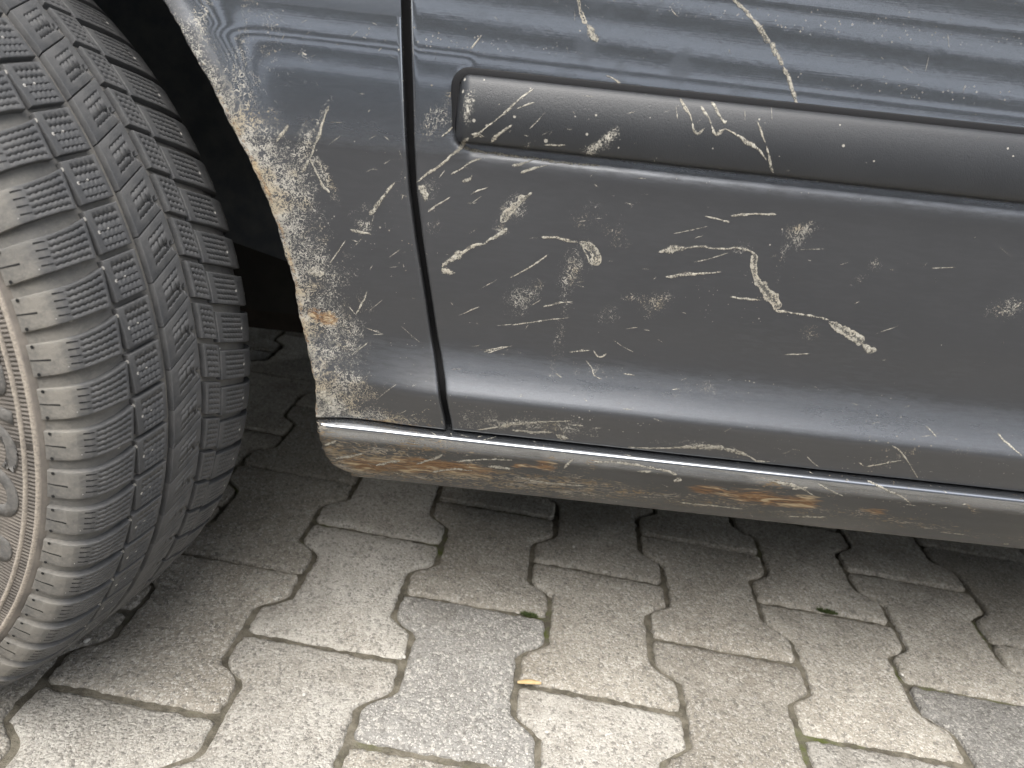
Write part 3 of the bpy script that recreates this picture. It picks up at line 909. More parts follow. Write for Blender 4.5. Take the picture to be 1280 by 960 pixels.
# ------------------------------------------------------------------ dried mud streaks on the panels
TREES = {'door': (BVHTree.FromPolygons([tuple(v) for v in dV], dF), door), 'fender': (BVHTree.FromPolygons([tuple(v) for v in fV], fF), fender),
         'sill': (BVHTree.FromPolygons([tuple(v) for v in sV], sF), sill), 'mold': (BVHTree.FromPolygons([tuple(v) for v in mV], mF), mold)}
def hit(px, py, names):
    o = Vector(CO); d = Vector(rayl(px, py)); best = None
    for nm in names:
        loc, nr, idx, dist = TREES[nm][0].ray_cast(o, d)
        if loc is not None and (best is None or dist < best[2]):
            if nr.dot(d) > 0: nr = -nr
            best = (loc, nr, dist)
    return best
def streak(panel_name, pts, film=False, name='mud_streak', lift=.00035, jit=.34):
    names = [panel_name] if panel_name != 'dm' else ['door', 'mold']
    par = TREES['door' if panel_name == 'dm' else panel_name][1]
    P = np.array(pts, float)
    L = np.concatenate([[0], np.cumsum(np.hypot(np.diff(P[:, 0]), np.diff(P[:, 1])))])
    n = max(4, int(L[-1]/1.6))
    q = np.linspace(0, L[-1], n)
    X, Y, Wd = (np.interp(q, L, P[:, k]) for k in range(3))
    if n > 8:   # soften corners of the path
        for _ in range(2):
            X[1:-1] = .25*X[:-2]+.5*X[1:-1]+.25*X[2:]; Y[1:-1] = .25*Y[:-2]+.5*Y[1:-1]+.25*Y[2:]
    tx, ty = np.gradient(X), np.gradient(Y); l = np.hypot(tx, ty)+1e-9
    nx, ny = -ty/l, tx/l
    ja = np.convolve(rng.normal(0, 1, n+4), np.ones(5)/5, 'valid'); jb = np.convolve(rng.normal(0, 1, n+4), np.ones(5)/5, 'valid')
    V, E_ = [], []
    prof = [(-1, 0, 1), (-.72, .8, .7), (0, 1, 0), (.72, .8, .7), (1, 0, 1)]
    for i in range(n):
        endf = min(1, (i+.4)/2.0, (n-1-i+.4)/2.0)
        for a, hgt, e in prof:
            w = Wd[i]*.44*endf*(1+jit*2*(ja[i] if a < 0 else jb[i]))
            h_ = hit(X[i]+nx[i]*a*w, Y[i]+ny[i]*a*w, names)
            if h_ is None: return None
            th = min(.0003, .00006*Wd[i])*(.35 if film else 1)
            V.append(h_[0]+h_[1]*(lift*.35+hgt*th)); E_.append(e)
    o = mesh_obj(name, V, grid_faces(n, 5), MAT['mudfilm' if film else 'mud'], par, attrs={'edge': E_})
    return o
ST = []
def A(panel_name, *pts, film=False): ST.append((panel_name, pts, film))
# upper door
A('door', (722, -4, 4), (727, 15, 6), (733, 30, 9), film=True); A('door', (734, 30, 8), (741, 42, 14), (746, 53, 8))
A('dm', (914, -2, 5), (930, 12, 8), (945, 28, 8), (956, 45, 9), (962, 54, 9)); A('dm', (962, 54, 9), (972, 68, 10), (979, 82, 9)); A('dm', (979, 83, 6), (985, 95, 6), (990, 112, 7), (995, 128, 7), (999, 136, 7))
A('door', (839, 11, 1.5), (843, 17, 2), (848, 21, 1.2)); A('door', (757, 94, 2.4), (766, 98, 3), (775, 104, 3), (782, 110, 4)); A('door', (587, 62, 1.8), (596, 52, 3.2), (602, 44, 3))
A('door', (1101, 71, 2), (1104, 74, 2)); 
# molding marks
A('mold', (850, 124, 6), (856, 134, 6), (862, 142, 5), (865, 152, 3)); A('mold', (865, 152, 3), (867, 163, 5), (871, 168, 8), (875, 166, 7), (881, 160, 2))
A('mold', (876, 132, 4), (881, 140, 5.5), (886, 148, 4), (889, 156, 2.5)); A('mold', (889, 156, 3), (892, 166, 5), (895, 170, 7), (900, 164, 5), (906, 161, 3))
A('mold', (889, 128, 5), (894, 134, 5), (898, 142, 3.5), (903, 150, 4), (906, 155, 6), (909, 150, 3)); A('mold', (906, 161, 3), (918, 167, 4), (931, 176, 5), (940, 182, 6), (950, 188, 4), (958, 200, 3))
A('mold', (946, 151, 3.4), (952, 165, 3.4), (957, 180, 3)); A('mold', (958, 182, 3), (961, 195, 4), (964, 208, 5), (967, 216, 5)); A('mold', (961, 224, 3), (966, 223, 6), (972, 221, 5))
A('mold', (796, 205, 4), (812, 209, 5), (832, 212, 5), (850, 214, 4)); A('mold', (852, 213, 4), (862, 214, 8), (873, 211, 4))
A('mold', (592, 172, 3.5), (612, 156, 4), (630, 142, 3.6), (650, 123, 2.8), (667, 111, 2)); A('mold', (646, 136, 3), (658, 131, 3), (668, 128, 2)); A('mold', (662, 161, 1.6), (672, 151, 1.6), (682, 140, 1))
A('mold', (589, 168, 5), (600, 168, 5), (606, 171, 4)); A('mold', (614, 178, 5), (622, 168, 5), (634, 160, 4), (640, 156, 4)); A('mold', (680, 181, 3), (694, 182, 3), (707, 181, 2))
A('dm', (580, 186, 6), (600, 189, 5), (640, 195, 5), (660, 197, 4), (700, 203, 3.5), (750, 207, 3)); A('mold', (845, 133, 1), (847, 150, 1)); A('mold', (931, 136, 1), (931, 150, 1)); A('mold', (964, 133, 1), (965, 150, 1))
A('mold', (824, 206, 1), (834, 202, 1), (843, 198, .8))
# around the molding's end and gap
A('dm', (521, 228, 3), (532, 219, 5), (548, 208, 6), (562, 196, 5), (576, 184, 6), (586, 172, 6)); A('door', (523, 232, 9), (528, 237, 13), (534, 244, 11), (531, 252, 6)); A('door', (535, 265, 2.5), (545, 257, 3.5), (555, 251, 2.5), (563, 246, 1.5))
A('door', (552, 171, 3.4), (560, 165, 3), (567, 157, 2)); A('door', (564, 218, 4), (575, 212, 3), (590, 202, 3), (602, 198, 2)); A('door', (578, 227, 7), (587, 224, 6), (590, 219, 4)); A('door', (589, 243, 4), (596, 239, 3), (610, 234, 1.8))
A('door', (640, 207, 4), (652, 205, 4), (665, 200, 2), (676, 198, 1.5)); A('door', (651, 216, 5), (662, 212, 4), (676, 208, 2), (686, 206, 1.5)); A('door', (549, 222, 1.5), (556, 213, 1.5)); A('door', (743, 230, 2.4), (747, 234, 2))
# mid door: the long broken runs
A('door', (552, 334, 5), (560, 326, 9), (572, 318, 11), (584, 312, 8), (598, 304, 6), (604, 306, 5)); A('door', (552, 336, 7), (560, 341, 10), (569, 341, 7)); A('door', (604, 306, 4), (615, 298, 6), (626, 292, 7), (634, 285, 6)); A('door', (626, 278, 8), (634, 268, 9), (643, 257, 10), (654, 248, 8), (665, 241, 5), film=True)
A('door', (677, 296, 4), (690, 297, 5), (705, 299, 5), (722, 303, 4)); A('door', (724, 303, 6), (733, 305, 13), (741, 314, 13), (746, 324, 11), (741, 331, 9), film=True); A('door', (726, 305, 2), (734, 319, 2), (738, 330, 3), (743, 331, 4), (746, 322, 2.4))
A('door', (638, 347, 2), (655, 338, 2.6), (670, 329, 2.4), (685, 318, 2)); A('door', (679, 383, 2.4), (690, 381, 3), (702, 378, 2.8), (716, 377, 2)); A('door', (640, 406, 1.8), (670, 402, 2), (690, 399, 2), (712, 397, 1.2)); A('door', (605, 440, 3), (614, 437, 3), (626, 434, 3), (637, 433, 1.5))
A('door', (823, 315, 7), (836, 312, 10), (850, 311, 9), (858, 310, 7)); A('door', (858, 310, 4), (876, 308, 4), (890, 311, 3), (910, 311, 3.4), (920, 309, 4), (934, 313, 4), (944, 317, 3))
A('door', (944, 317, 7), (943, 330, 9), (943, 345, 8), (950, 356, 9), film=True); A('door', (948, 352, 11), (958, 364, 14), (968, 376, 14), (975, 385, 11), film=True); A('door', (950, 358, 2), (960, 374, 2.4), (970, 388, 3), (978, 390, 5))
A('door', (974, 389, 4), (990, 391, 3.4), (1010, 394, 3.4), (1030, 398, 4), (1036, 400, 3.4)); A('door', (1036, 402, 8), (1050, 410, 12), (1065, 418, 13), (1080, 428, 12), film=True); A('door', (1044, 411, 2), (1060, 422, 2.4), (1074, 431, 3.4)); A('door', (1078, 430, 9), (1087, 437, 12), (1096, 437, 8))
A('door', (832, 346, 4), (845, 345, 6), (860, 343, 6), (876, 342, 4), (900, 340, 2.5)); A('door', (881, 270, 2.4), (895, 273, 3), (912, 278, 3.6)); A('door', (914, 270, 4), (930, 268, 5), (945, 267, 4), (970, 268, 3.4))
A('door', (912, 371, 2.4), (930, 373, 3), (952, 375, 2.6)); A('door', (842, 292, 1.2), (862, 288, 1.6), (884, 283, 1)); A('door', (866, 328, 1.6), (885, 324, 1.4), (910, 316, 1))
A('door', (980, 443, 1.4), (995, 443, 1.6), (1011, 442, 1.8)); A('door', (1067, 380, 2), (1074, 377, 2)); A('door', (1165, 335, 2.4), (1172, 335, 1.4), (1195, 334, 1)); A('door', (1000, 312, 1), (1030, 311, .9)); A('door', (1050, 331, 1.2), (1060, 328, 1)); A('door', (1267, 386, 2), (1273, 381, 3), (1277, 377, 2))
A('door', (712, 440, 1.6), (725, 439, 2), (737, 438, 2)); A('door', (742, 438, 1.4), (746, 445, 2), (752, 447, 2.4), (758, 442, 1.6)); A('door', (732, 450, 1), (740, 460, 1.2), (742, 470, 1.8), (752, 474, 1.8)); A('door', (694, 466, 1.6), (702, 472, 2.2)); A('door', (779, 467, 1.8), (793, 469, 2.4)); A('door', (804, 412, 1.6), (812, 413, 2)); A('door', (822, 424, 1.5), (829, 428, 1.2))
A('door', (782, 411, 1), (797, 409, 1)); A('door', (767, 425, 1), (778, 433, .9), (792, 440, .8)); A('door', (1010, 325, 1), (1014, 326, 1)); A('door', (548, 427, 2), (558, 422, 2), (567, 417, 1))
A('door', (574, 394, 2), (588, 388, 2), (600, 383, 1)); A('door', (622, 407, 1), (640, 405, 1)); A('door', (610, 441, 1.6), (640, 432, 1.2)); A('door', (588, 255, 1.2), (602, 245, 1)); A('door', (720, 277, 1.4), (732, 276, 1))
# lower door
A('door', (596, 537, 2.4), (620, 534, 3), (650, 529, 4), (680, 527, 2.6), (713, 526, 2)); A('door', (625, 534, 5), (642, 529, 7), (652, 527, 5)); A('door', (640, 537, 4), (665, 540, 4), (690, 540, 3)); A('door', (674, 548, 4), (684, 547, 5), (692, 547, 4)); A('door', (695, 543, 5), (704, 546, 6), (711, 548, 6)); A('door', (715, 531, 2), (729, 532, 2.5)); A('door', (740, 535, 1.4), (752, 535, 1.6))
A('door', (785, 559, 2.4), (810, 560, 3), (835, 560, 3), (860, 558, 5), (885, 558, 7), (905, 560, 7)); A('door', (905, 560, 7), (925, 566, 6), (938, 571, 4), (945, 576, 3.4), (962, 577, 3))
A('door', (1157, 532, 2), (1163, 538, 2.6), (1170, 546, 1.6)); A('door', (1247, 541, 3), (1254, 550, 3.4), (1264, 558, 2.4), (1277, 570, 2)); A('door', (1115, 557, 1.6), (1124, 562, 3), (1132, 572, 2.4), (1140, 585, 2), (1147, 597, 2)); A('door', (1083, 583, 2), (1100, 580, 3), (1115, 577, 3), (1128, 575, 2)); A('door', (1008, 570, 1.4), (1016, 578, 1.6), (1024, 584, 1.2)); A('door', (1073, 577, 2), (1080, 583, 2)); A('door', (840, 487, 1.4), (850, 486, 1.4)); A('door', (778, 511, 1.4), (790, 512, 2))
A('door', (990, 561, 1), (1000, 563, 1)); A('door', (730, 498, 1.8), (734, 502, 1.6))
# fender streaks
A('fender', (462, 268, 10), (468, 262, 7), (476, 250, 6), (484, 240, 4), (492, 230, 2)); A('fender', (480, 205, 1.5), (488, 200, 2.4)); A('fender', (412, 330, 3), (420, 318, 2), (432, 300, 1.5)); A('fender', (445, 392, 4), (450, 384, 2.6), (455, 374, 4), (459, 364, 3)); A('fender', (436, 383, 1), (446, 394, 2)); A('fender', (388, 198, 3), (397, 175, 4), (404, 152, 4), (411, 132, 3)); A('fender', (388, 198, 3), (395, 215, 4), (404, 232, 6), (412, 241, 5)); A('fender', (378, 215, 5), (386, 200, 5))
A('fender', (345, 178, 4), (354, 165, 6), (361, 156, 6)); A('fender', (384, 340, 10), (396, 341, 12), (406, 343, 6)); A('fender', (414, 345, 7), (420, 344, 6)); A('fender', (438, 287, 4), (452, 290, 4), (464, 293, 3)); A('fender', (483, 237, 2), (490, 232, 2.6), (495, 227, 2)); A('fender', (480, 170, 1), (487, 176, 1.4)); A('fender', (445, 440, 2), (460, 428, 1.6)); A('fender', (440, 300, 1.4), (447, 302, 2)); A('fender', (460, 140, 2.4), (463, 137, 2)); A('fender', (410, 430, 1.2), (425, 422, 1)); A('fender', (440, 444, 1.5), (452, 430, 1.2)); A('fender', (466, 418, 1), (478, 418, 1)); A('fender', (502, 408, 1), (512, 417, 1), (525, 428, .8)); A('fender', (400, 490, 12), (408, 499, 15), (416, 506, 9)); A('fender', (514, 519, 3), (521, 517, 2)); A('fender', (500, 517, 2), (508, 513, 2)); A('fender', (470, 500, 1.2), (482, 490, 1.2), (496, 480, 1)); A('fender', (502, 250, 1.5), (504, 244, 2)); A('fender', (352, 50, 1.4), (356, 43, 1.4)); A('fender', (465, 28, 1), (471, 31, 1.4))
A('fender', (486, 322, 1.2), (500, 312, 1.2)); A('fender', (462, 388, 1), (478, 375, 1)); A('fender', (504, 330, 1.6), (505, 334, 1.6)); A('fender', (458, 410, 1.4), (480, 418, 1))
# sill streaks
A('sill', (742, 577, 4), (760, 577, 4), (785, 579, 4), (810, 584, 3.4), (835, 589, 4), (846, 593, 5)); A('sill', (842, 600, 9), (852, 600, 6)); A('sill', (705, 585, 5), (712, 577, 5), (718, 573, 3)); A('sill', (797, 589, 3), (815, 589, 4)); A('sill', (1084, 601, 3), (1095, 606, 4), (1110, 613, 4), (1125, 619, 3), (1138, 629, 1.6)); A('sill', (1022, 604, 2), (1036, 612, 2.4), (1054, 620, 3)); A('sill', (985, 645, 2.4), (1010, 646, 3), (1032, 646, 2)); A('sill', (1203, 630, 4), (1208, 631, 5)); A('sill', (1214, 638, 2.5), (1220, 636, 2.5)); A('sill', (965, 601, 6), (980, 604, 6), (1000, 609, 4), (1018, 620, 2)); A('sill', (990, 611, 4), (1010, 609, 3)); A('sill', (1174, 635, 2), (1184, 634, 2)); A('sill', (570, 577, 3), (590, 575, 3), (615, 574, 3), (640, 575, 2)); A('sill', (520, 580, 5), (540, 574, 5), (553, 568, 4)); A('sill', (405, 556, 5), (414, 553, 6), (420, 551, 4)); A('sill', (420, 592, 4), (440, 591, 5), (470, 594, 4), (500, 597, 3)); A('sill', (610, 583, 3), (625, 584, 5), (640, 586, 3)); A('sill', (470, 582, 4), (486, 577, 5), (500, 576, 3)); A('sill', (1130, 630, 1.6), (1145, 632, 1.2)); A('sill', (1252, 679, 3), (1262, 680, 2)); A('sill', (1175, 665, 1.4), (1205, 668, 1.4))
A('sill', (420, 573, 4), (440, 570, 4), (455, 566, 3)); A('sill', (540, 590, 3), (565, 586, 3), (590, 588, 2)); A('sill', (660, 600, 2.4), (690, 604, 2.4), (730, 607, 2)); A('sill', (850, 628, 2), (890, 632, 2.4), (930, 636, 2))
for nm, pts, fl in ST: streak(nm, pts, fl)
def fine_flecks(panel_name, n, box, ang0, spread, weight):
    # hair-thin scuffs and splash ticks, too many and small to tell apart
    V, fs, E_ = [], [], []
    tries = 0
    while n > 0 and tries < 4000:
        tries += 1
        x, y = rng.uniform(box[0], box[2]), rng.uniform(box[1], box[3])
        if rng.uniform() > weight(x, y): continue
        a = math.radians(rng.normal(ang0, spread)); L_ = rng.gamma(2.0, 3.0)+2; w = rng.uniform(.28, .6)
        o = len(V); good = True; q = []
        m = 4
        for i in range(m+1):
            f = i/m-.5
            bx, by = x+f*L_*math.cos(a), y+f*L_*math.sin(a)+.8*math.sin(f*4)
            for sg in (-1, 1):
                wv = w*(1-abs(2*f)**2*.8)
                h_ = hit(bx-sg*wv*math.sin(a), by+sg*wv*math.cos(a), [panel_name])
                if h_ is None: good = False; break
                q.append(h_[0]+h_[1]*.00015)
            if not good: break
        if not good: continue
        V += q; E_ += [0.75]*len(q)
        fs += [(o+2*i, o+2*i+1, o+2*i+3, o+2*i+2) for i in range(m)]
        n -= 1
    o = mesh_obj('fine_scuffs', V, fs, MAT['mud'], TREES[panel_name][1], attrs={'edge': E_})
    o['kind'] = 'stuff'
fine_flecks('door', 90, (530, 200, 1275, 580), -18, 26, lambda x, y: .35+.65*math.exp(-((x-640)/190)**2))
fine_flecks('door', 14, (520, 5, 1275, 120), 50, 40, lambda x, y: 1)
fine_flecks('mold', 26, (580, 110, 1275, 255), -30, 35, lambda x, y: .3+.7*math.exp(-((x-680)/160)**2))
fine_flecks('fender', 64, (360, 20, 545, 525), -45, 28, lambda x, y: .3+.7*math.exp(-((x-400)/60)**2))
fine_flecks('sill', 120, (405, 540, 1275, 680), 4, 16, lambda x, y: .35+.65*math.exp(-((x-560)/260)**2))

# ------------------------------------------------------------------ paving
YAWP = 0.0426                                       # paving runs a little askew of the car
PW, PL, PA = .14286, .2, .0138
PX0, PY0 = -.3884, .5382
def pav2w(x, y):
    # paver axes seen from the camera's heading
    c, s = math.cos(YAWP), math.sin(YAWP)
    return (x*c+y*s, -x*s+y*c)
JG = .0033                                          # half joint
def paver_outline(seed):
    r = np.random.default_rng(seed)
    hw, hn, hl = PW/2+PA-JG, PW/2-PA-JG, PL/2-JG
    # wide at both ends, waisted in the middle
    side = [(hw, -hl), (hw, -.060), (hn+.0005, -.0405), (hn, .040), (hw, .0595), (hw, hl)]
    poly = side+[(-x, -y) for x, y in side]
    pts = []
    n = len(poly)
    for i in range(n):
        a, b = np.array(poly[i]), np.array(poly[(i+1) % n])
        m = max(1, int(np.hypot(*(b-a))/.006))
        for k in range(m): pts.append(a+(b-a)*k/m)
    pts = np.array(pts)
    # rounded corners, nibbled rim
    for _ in range(1): pts = .25*np.roll(pts, 1, 0)+.5*pts+.25*np.roll(pts, -1, 0)
    pts += r.normal(0, .0007, pts.shape)
    return pts
MAT_P = {}
def paver_material(name, c1, c2, c3):
    T = NT(name)
    geo = T.n('NewGeometry').outputs['Position']
    oi = T.n('ObjectInfo').outputs
    n0 = T.noise(geo, 5, 2, .6); n1 = T.noise(geo, 28, 4, .65)
    n2 = T.noise(geo, 420, 2, .7)
    vo = T.n('TexVoronoi', {'Vector': geo, 'Scale': 330.0, 'Randomness': 1.0}, feature='F1')
    rc = T.n('SeparateColor', {0: vo.outputs['Color']}).outputs
    vo2 = T.n('TexVoronoi', {'Vector': geo, 'Scale': 900.0}, feature='F1')
    rc2 = T.n('SeparateColor', {0: vo2.outputs['Color']}).outputs
    col = T.mixc(T.ramp(n1, .3, .7), rgb(*c1), rgb(*c2))
    col = T.mixc(T.ramp(n0, .45, .7, 0, .55), col, rgb(*c3))
    # aggregate: light and dark grains
    col = T.mixc(T.math('MULTIPLY', T.ramp(rc[0], .72, .95), .55), col, rgb(.54, .51, .455))
    col = T.mixc(T.math('MULTIPLY', T.ramp(rc[1], .70, .95), .60), col, rgb(.13, .122, .108))
    col = T.mixc(T.math('MULTIPLY', T.ramp(rc2[0], .75, 1), .5), col, rgb(.15, .14, .125))
    col = T.mixc(T.math('MULTIPLY', T.ramp(rc2[1], .80, 1), .6), col, rgb(.66, .63, .57))
    # damp, grimy patches
    col = T.mixc(T.ramp(T.noise(geo, 11, 4, .7), .52, .72, 0, .35), col, rgb(.15, .135, .11))
    br = T.n('HueSaturation', {'Color': col, 'Value': T.ramp(oi['Random'], 0, 1, .86, 1.12), 'Saturation': 1.0}).outputs[0]
    hgt = T.math('ADD', T.math('MULTIPLY', T.math('SUBTRACT', 1.0, vo.outputs['Distance']), .5), T.math('ADD', T.math('MULTIPLY', n2, .9), T.math('MULTIPLY', n1, 1.2)))
    P = T.n('BsdfPrincipled', {'Base Color': br, 'Roughness': .9, 'Specular IOR Level': .25, 'Normal': T.bump(hgt, .9, .0022)})
    return T.done(P.outputs[0])
MAT['paver'] = paver_material('worn_concrete', (.30, .272, .225), (.37, .342, .29), (.245, .215, .17))
MAT['paverg'] = paver_material('blue_grey_concrete', (.240, .230, .210), (.290, .279, .256), (.220, .209, .188))
MAT['paverl'] = paver_material('cement_pale_concrete', (.36, .335, .29), (.47, .445, .395), (.30, .27, .22))
def ground_material():
    T = NT('joint_sand_and_moss')
    geo = T.n('NewGeometry').outputs['Position']
    n0 = T.noise(geo, 9, 4, .6); n1 = T.noise(geo, 60, 5, .7); n2 = T.noise(geo, 700, 3, .7)
    col = T.mixc(T.ramp(n1, .35, .68), rgb(.105, .094, .072), rgb(.235, .212, .165))
    col = T.mixc(T.math('MULTIPLY', T.ramp(n0, .54, .66), T.ramp(n1, .38, .6)), col, rgb(.10, .115, .035))
    col = T.mixc(T.ramp(n2, .58, .78, 0, .5), col, rgb(.36, .335, .28))
    hgt = T.math('ADD', n1, T.math('MULTIPLY', n2, .6))
    P = T.n('BsdfPrincipled', {'Base Color': col, 'Roughness': .95, 'Specular IOR Level': .2, 'Normal': T.bump(hgt, 1.0, .003)})
    return T.done(P.outputs[0])
MAT['joint'] = ground_material()
def far_material():
    T = NT('far_paving')
    geo = T.n('NewGeometry').outputs['Position']
    br = T.n('TexBrick', {'Vector': geo, 'Scale': 1.0, 'Color1': rgb(.33, .30, .25), 'Color2': rgb(.38, .35, .30), 'Mortar': rgb(.16, .14, .11), 'Mortar Size': .004, 'Brick Width': .2, 'Row Height': .143})
    col = T.mixc(T.ramp(T.noise(geo, 6, 5), .3, .7), br.outputs[0], rgb(.28, .26, .21))
    P = T.n('BsdfPrincipled', {'Base Color': col, 'Roughness': .9, 'Specular IOR Level': .25})
    return T.done(P.outputs[0])
MAT['far'] = far_material()

ground = bpy.data.objects.new('ground', None)
# one ground sheet to the horizon, with a finer sandy field under the pavers
ICOL = range(-7, 12)
IROW = range(-5, 10)
def ground_sheet():
    V = [(-250, -250, -.009), (250, -250, -.009), (250, 250, -.009), (-250, 250, -.009)]
    g = mesh_obj('ground', V, [(0, 1, 2, 3)], MAT['far'], None, smooth=False)
    g['kind'] = 'structure'
    T = NT('asphalt'); geo = T.n('NewGeometry').outputs['Position']
    col = T.mixc(T.noise(geo, 150, 4, .7), rgb(.035, .035, .036), rgb(.085, .083, .080))
    am = T.done(T.n('BsdfPrincipled', {'Base Color': col, 'Roughness': .9, 'Specular IOR Level': .25, 'Normal': T.bump(T.noise(geo, 240, 3, .7), .8, .004)}).outputs[0])
    rd = mesh_obj('added_road', [(-40, -6.0, -.004), (40, -6.0, -.004), (40, -.52, -.004), (-40, -.52, -.004)], [(0, 1, 2, 3)], am, None, smooth=False)  # unseen road, added so the lower door mirrors dark ground
    rd['kind'] = 'structure'
    # joint filling: sand sheet, uneven
    nx, ny = 380, 330
    x0, x1 = PX0+(ICOL[0]-.5)*PW, PX0+(ICOL[-1]+1.5)*PW
    y0, y1 = PY0+(IROW[0]-.5)*PL, PY0+(IROW[-1]+1)*PL
    V = []
    ph = rng.uniform(0, 6, 12)
    for j in range(ny):
        for i in range(nx):
            x = x0+(x1-x0)*i/(nx-1); y = y0+(y1-y0)*j/(ny-1)
            z = -.0034+.0006*math.sin(x*37+ph[0])*math.sin(y*31+ph[1])+.0004*math.sin(x*90+y*60+ph[2])+rng.normal(0, .00025)
            # the joints under the car are washed out deeper
            z -= .0020*min(1, max(0, (y-.54)/.15))
            wx, wy = pav2w(x, y)
            V.append((wx, wy, z))
    o = mesh_obj('joint_sand', V, grid_faces(ny, nx), MAT['joint'], None)
    o['kind'] = 'stuff'
    tag(o, 'sandy mossy filling in the joints between the paving stones', 'joint filling')
    return g
ground = ground_sheet()
PVM = []
for sd_ in range(5):
    pts = paver_outline(sd_+3); n = len(pts)
    V = []
    tg = np.roll(pts, -2, 0)-np.roll(pts, 2, 0)
    inn = np.stack([-tg[:, 1], tg[:, 0]], 1); inn /= np.linalg.norm(inn, axis=1)[:, None]
    r_ = np.random.default_rng(sd_+40)
    for ins, z in ((0, -.03), (0, -.0032), (.0012, -.0010), (.0042, .0)):
        q = pts+inn*ins
        jz = r_.normal(0, .0003, n) if z > -.02 else np.zeros(n)
        V += [(x, y, z+dz_) for (x, y), dz_ in zip(q, jz)]
    fs = grid_faces(4, n, close=True)
    fs.append(tuple(range(3*n, 4*n)))
    o = mesh_obj('paving_stone', V, fs, MAT['paver'], ground)
    PVM.append(o)
gm = []
for o in PVM:
    m2 = o.data.copy(); m2.materials.clear(); m2.materials.append(MAT['paverg']); gm.append(m2)
lm = []
for o in PVM:
    m2 = o.data.copy(); m2.materials.clear(); m2.materials.append(MAT['paverl']); lm.append(m2)
PALE = {(1, -1), (1, 0), (1, 1), (0, -1), (3, -1), (5, -1)}
first = {}
GREY = {(2, 0), (6, 0), (4, -2), (9, 1), (-2, 3)}
cnt = 0
for i in ICOL:
    for k in IROW:
        x = PX0+(i+.5)*PW
        y = PY0+(k+.5 + (.5 if i % 2 == 0 else 0))*PL - (PL if i % 2 == 0 else 0)
        v = random.randrange(5)
        grey = (i, k) in GREY
        pale = (i, k) in PALE
        if not grey and not pale and v not in first:
            o = PVM[v]; first[v] = 1
        else:
            o = bpy.data.objects.new('paving_stone', gm[v] if grey else lm[v] if pale else PVM[v].data); COL.objects.link(o); o.parent = ground
        wx, wy = pav2w(x, y)
        o.location = (wx, wy, random.uniform(-.0008, .0012))
        o.rotation_euler = (random.gauss(0, .003), random.gauss(0, .003), -YAWP+random.gauss(0, .004)+(math.pi if random.random() < .5 else 0))
        cnt += 1

# ------------------------------------------------------------------ small things on the ground
def gpt(px, py, z=0.0):
    d = ray(px, py); t = (z-CAMH)/d[2]
    return CAMPOS+t*d
MAT['pebble'] = plain('pale_pebble', (.62, .60, .55), .7, .3, 200, (.5, .47, .42), .0006)
MAT['leaf'] = plain('dry_leaf', (.48, .33, .15), .7, .3, 120, (.58, .45, .27), .0004)
MAT['moss'] = plain('moss', (.05, .075, .025), .9, .1, 300, (.10, .12, .05), .001)
def pebble(px, py, sx, label):
    bm = bmesh.new(); bmesh.ops.create_icosphere(bm, subdivisions=2, radius=1)
    r = np.random.default_rng(int(px))
    for v in bm.verts: v.co *= 1+r.normal(0, .09)
    for v in bm.verts: v.co = Vector((v.co.x*sx, v.co.y*sx*.8, v.co.z*sx*.6))
    me = bpy.data.meshes.new('pebble'); bm.to_mesh(me); bm.free(); me.materials.append(MAT['pebble'])
    for p in me.polygons: p.use_smooth = True
    o = bpy.data.objects.new('pebble', me); COL.objects.link(o)
    P = gpt(px, py); o.location = (P[0], P[1], .0012+sx*.4); o.rotation_euler = (0, 0, r.uniform(0, 3))
    tag(o, label, 'pebble', 'pale pebbles lying on the paving')
pebble(109, 803, .0032, 'white pebble on the paving just right of the tyre base')
pebble(380, 870, .0022, 'tiny white pebble on the pale stone left of the grey paving stone')
pebble(683, 917, .0024, 'tiny white pebble in front of the yellow leaf scrap')
pebble(505, 823, .0022, 'small pale pebble in the joint beside the grey paving stone')
pebble(1127, 845, .0022, 'small pale pebble in the joint below the green moss tuft')
pebble(717, 685, .0022, 'small grey pebble on the stone in the shade below the sill')
def leaf():
    P = gpt(661, 857)
    V = []; n = 12
    for i in range(n):
        f = i/(n-1); w = .0028*math.sin(math.pi*min(1, f*.96+.02))**.6
        for a in (-1, -.4, .4, 1):
            V.append(((f-.5)*.024, a*w+.0022*math.sin(f*3), .0012+.0016*(1-a*a)+.0018*f*f))
    o = mesh_obj('leaf_scrap', V, grid_faces(n, 4), MAT['leaf'])
    m = o.modifiers.new('s', 'SOLIDIFY'); m.thickness = .0006
    o.location = (P[0], P[1], .001); o.rotation_euler = (0, 0, .05)
    tag(o, 'curled yellow leaf scrap lying in a paving joint', 'leaf')
leaf()
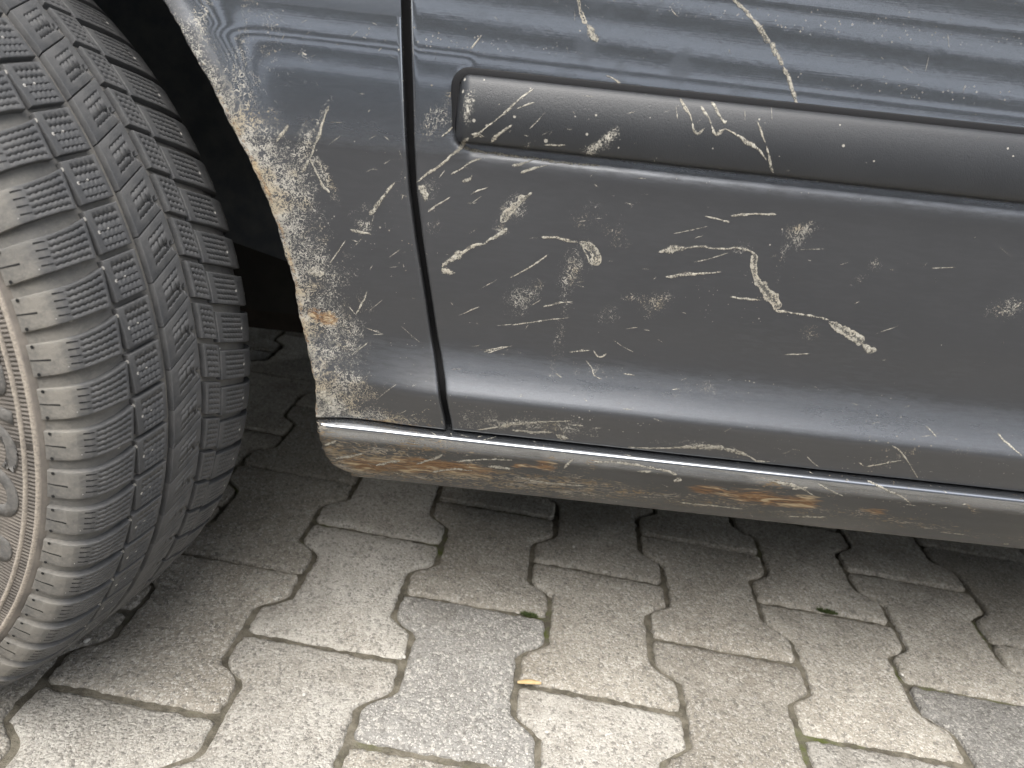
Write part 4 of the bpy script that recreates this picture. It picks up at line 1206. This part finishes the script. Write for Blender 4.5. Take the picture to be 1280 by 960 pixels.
def moss(px, py, rad, n, label):
    P = gpt(px, py); V, fs = [], []
    r = np.random.default_rng(int(px*3))
    for q in range(n):
        a = r.uniform(0, 6.28); d = rad*math.sqrt(r.uniform()); x, y = d*math.cos(a)*1.8, d*math.sin(a)*.45
        b = r.uniform(0, 6.28); hh = r.uniform(.0015, .0042); w = .0006
        lean = r.normal(0, .0016, 2)
        o = len(V)
        V += [(x-w*math.cos(b), y-w*math.sin(b), 0), (x+w*math.cos(b), y+w*math.sin(b), 0), (x+lean[0], y+lean[1], hh)]
        fs.append((o, o+1, o+2))
    o = mesh_obj('moss_tuft', V, fs, MAT['moss'])
    o.location = (P[0], P[1], -.0015); o.rotation_euler = (0, 0, -.1)
    tag(o, label, 'moss', 'moss tufts in the paving joints')
moss(662, 768, .0055, 420, 'dark green moss tuft in the joint at the corner of the grey paving stone')
moss(1034, 764, .007, 420, 'green moss tuft in the paving joint below the sill, right of centre')

# ------------------------------------------------------------------ what the paint mirrors: a ribbed metal wall across the yard
T = NT('pale_ribbed_sheet')
MAT['sheet'] = T.done(T.n('BsdfPrincipled', {'Base Color': T.mixc(T.noise(T.obj(), 2, 4), rgb(.80, .82, .84), rgb(.86, .87, .88)), 'Roughness': .5}).outputs[0])
def ribbed_wall():
    Y, X0, X1, pitch, nz = -6.2, -7.0, 9.0, .36, 13
    root = bpy.data.objects.new('ribbed_wall', None); COL.objects.link(root)
    # one tilted slat with a lip, repeated up the wall
    prof = [(.0, .17), (.0, .18), (.20, .03), (.20, .01), (.185, .01)]
    V = [(x, Y+d, z) for x in (X0, X1) for z, d in prof]
    n = len(prof)
    fs = [(i, (i+1) % n, n+(i+1) % n, n+i) for i in range(n)]+[tuple(range(n)), tuple(range(2*n-1, n-1, -1))]
    me = None
    for k in range(nz):
        if me is None:
            o = mesh_obj('slat', V, fs, MAT['sheet'], root, smooth=False); me = o.data
        else:
            o = bpy.data.objects.new('slat', me); COL.objects.link(o); o.parent = root
        o.location = (0, 0, .35+k*pitch)
    v = [(x, y, z) for x in (X0, X1) for y in (Y-.4, Y) for z in (-.02, .35+nz*pitch)]
    f = [(0, 1, 3, 2), (4, 6, 7, 5), (0, 4, 5, 1), (2, 3, 7, 6), (0, 2, 6, 4), (1, 5, 7, 3)]
    MAT['core'] = plain('grey_wall_paint', (.30, .31, .32), .8, .3, 3, (.34, .35, .36))
    mesh_obj('wall_core', v, f, MAT['core'], root, smooth=False)
    tag(root, 'pale ribbed metal wall seen as stripes mirrored in the door paint', 'wall')
ribbed_wall()
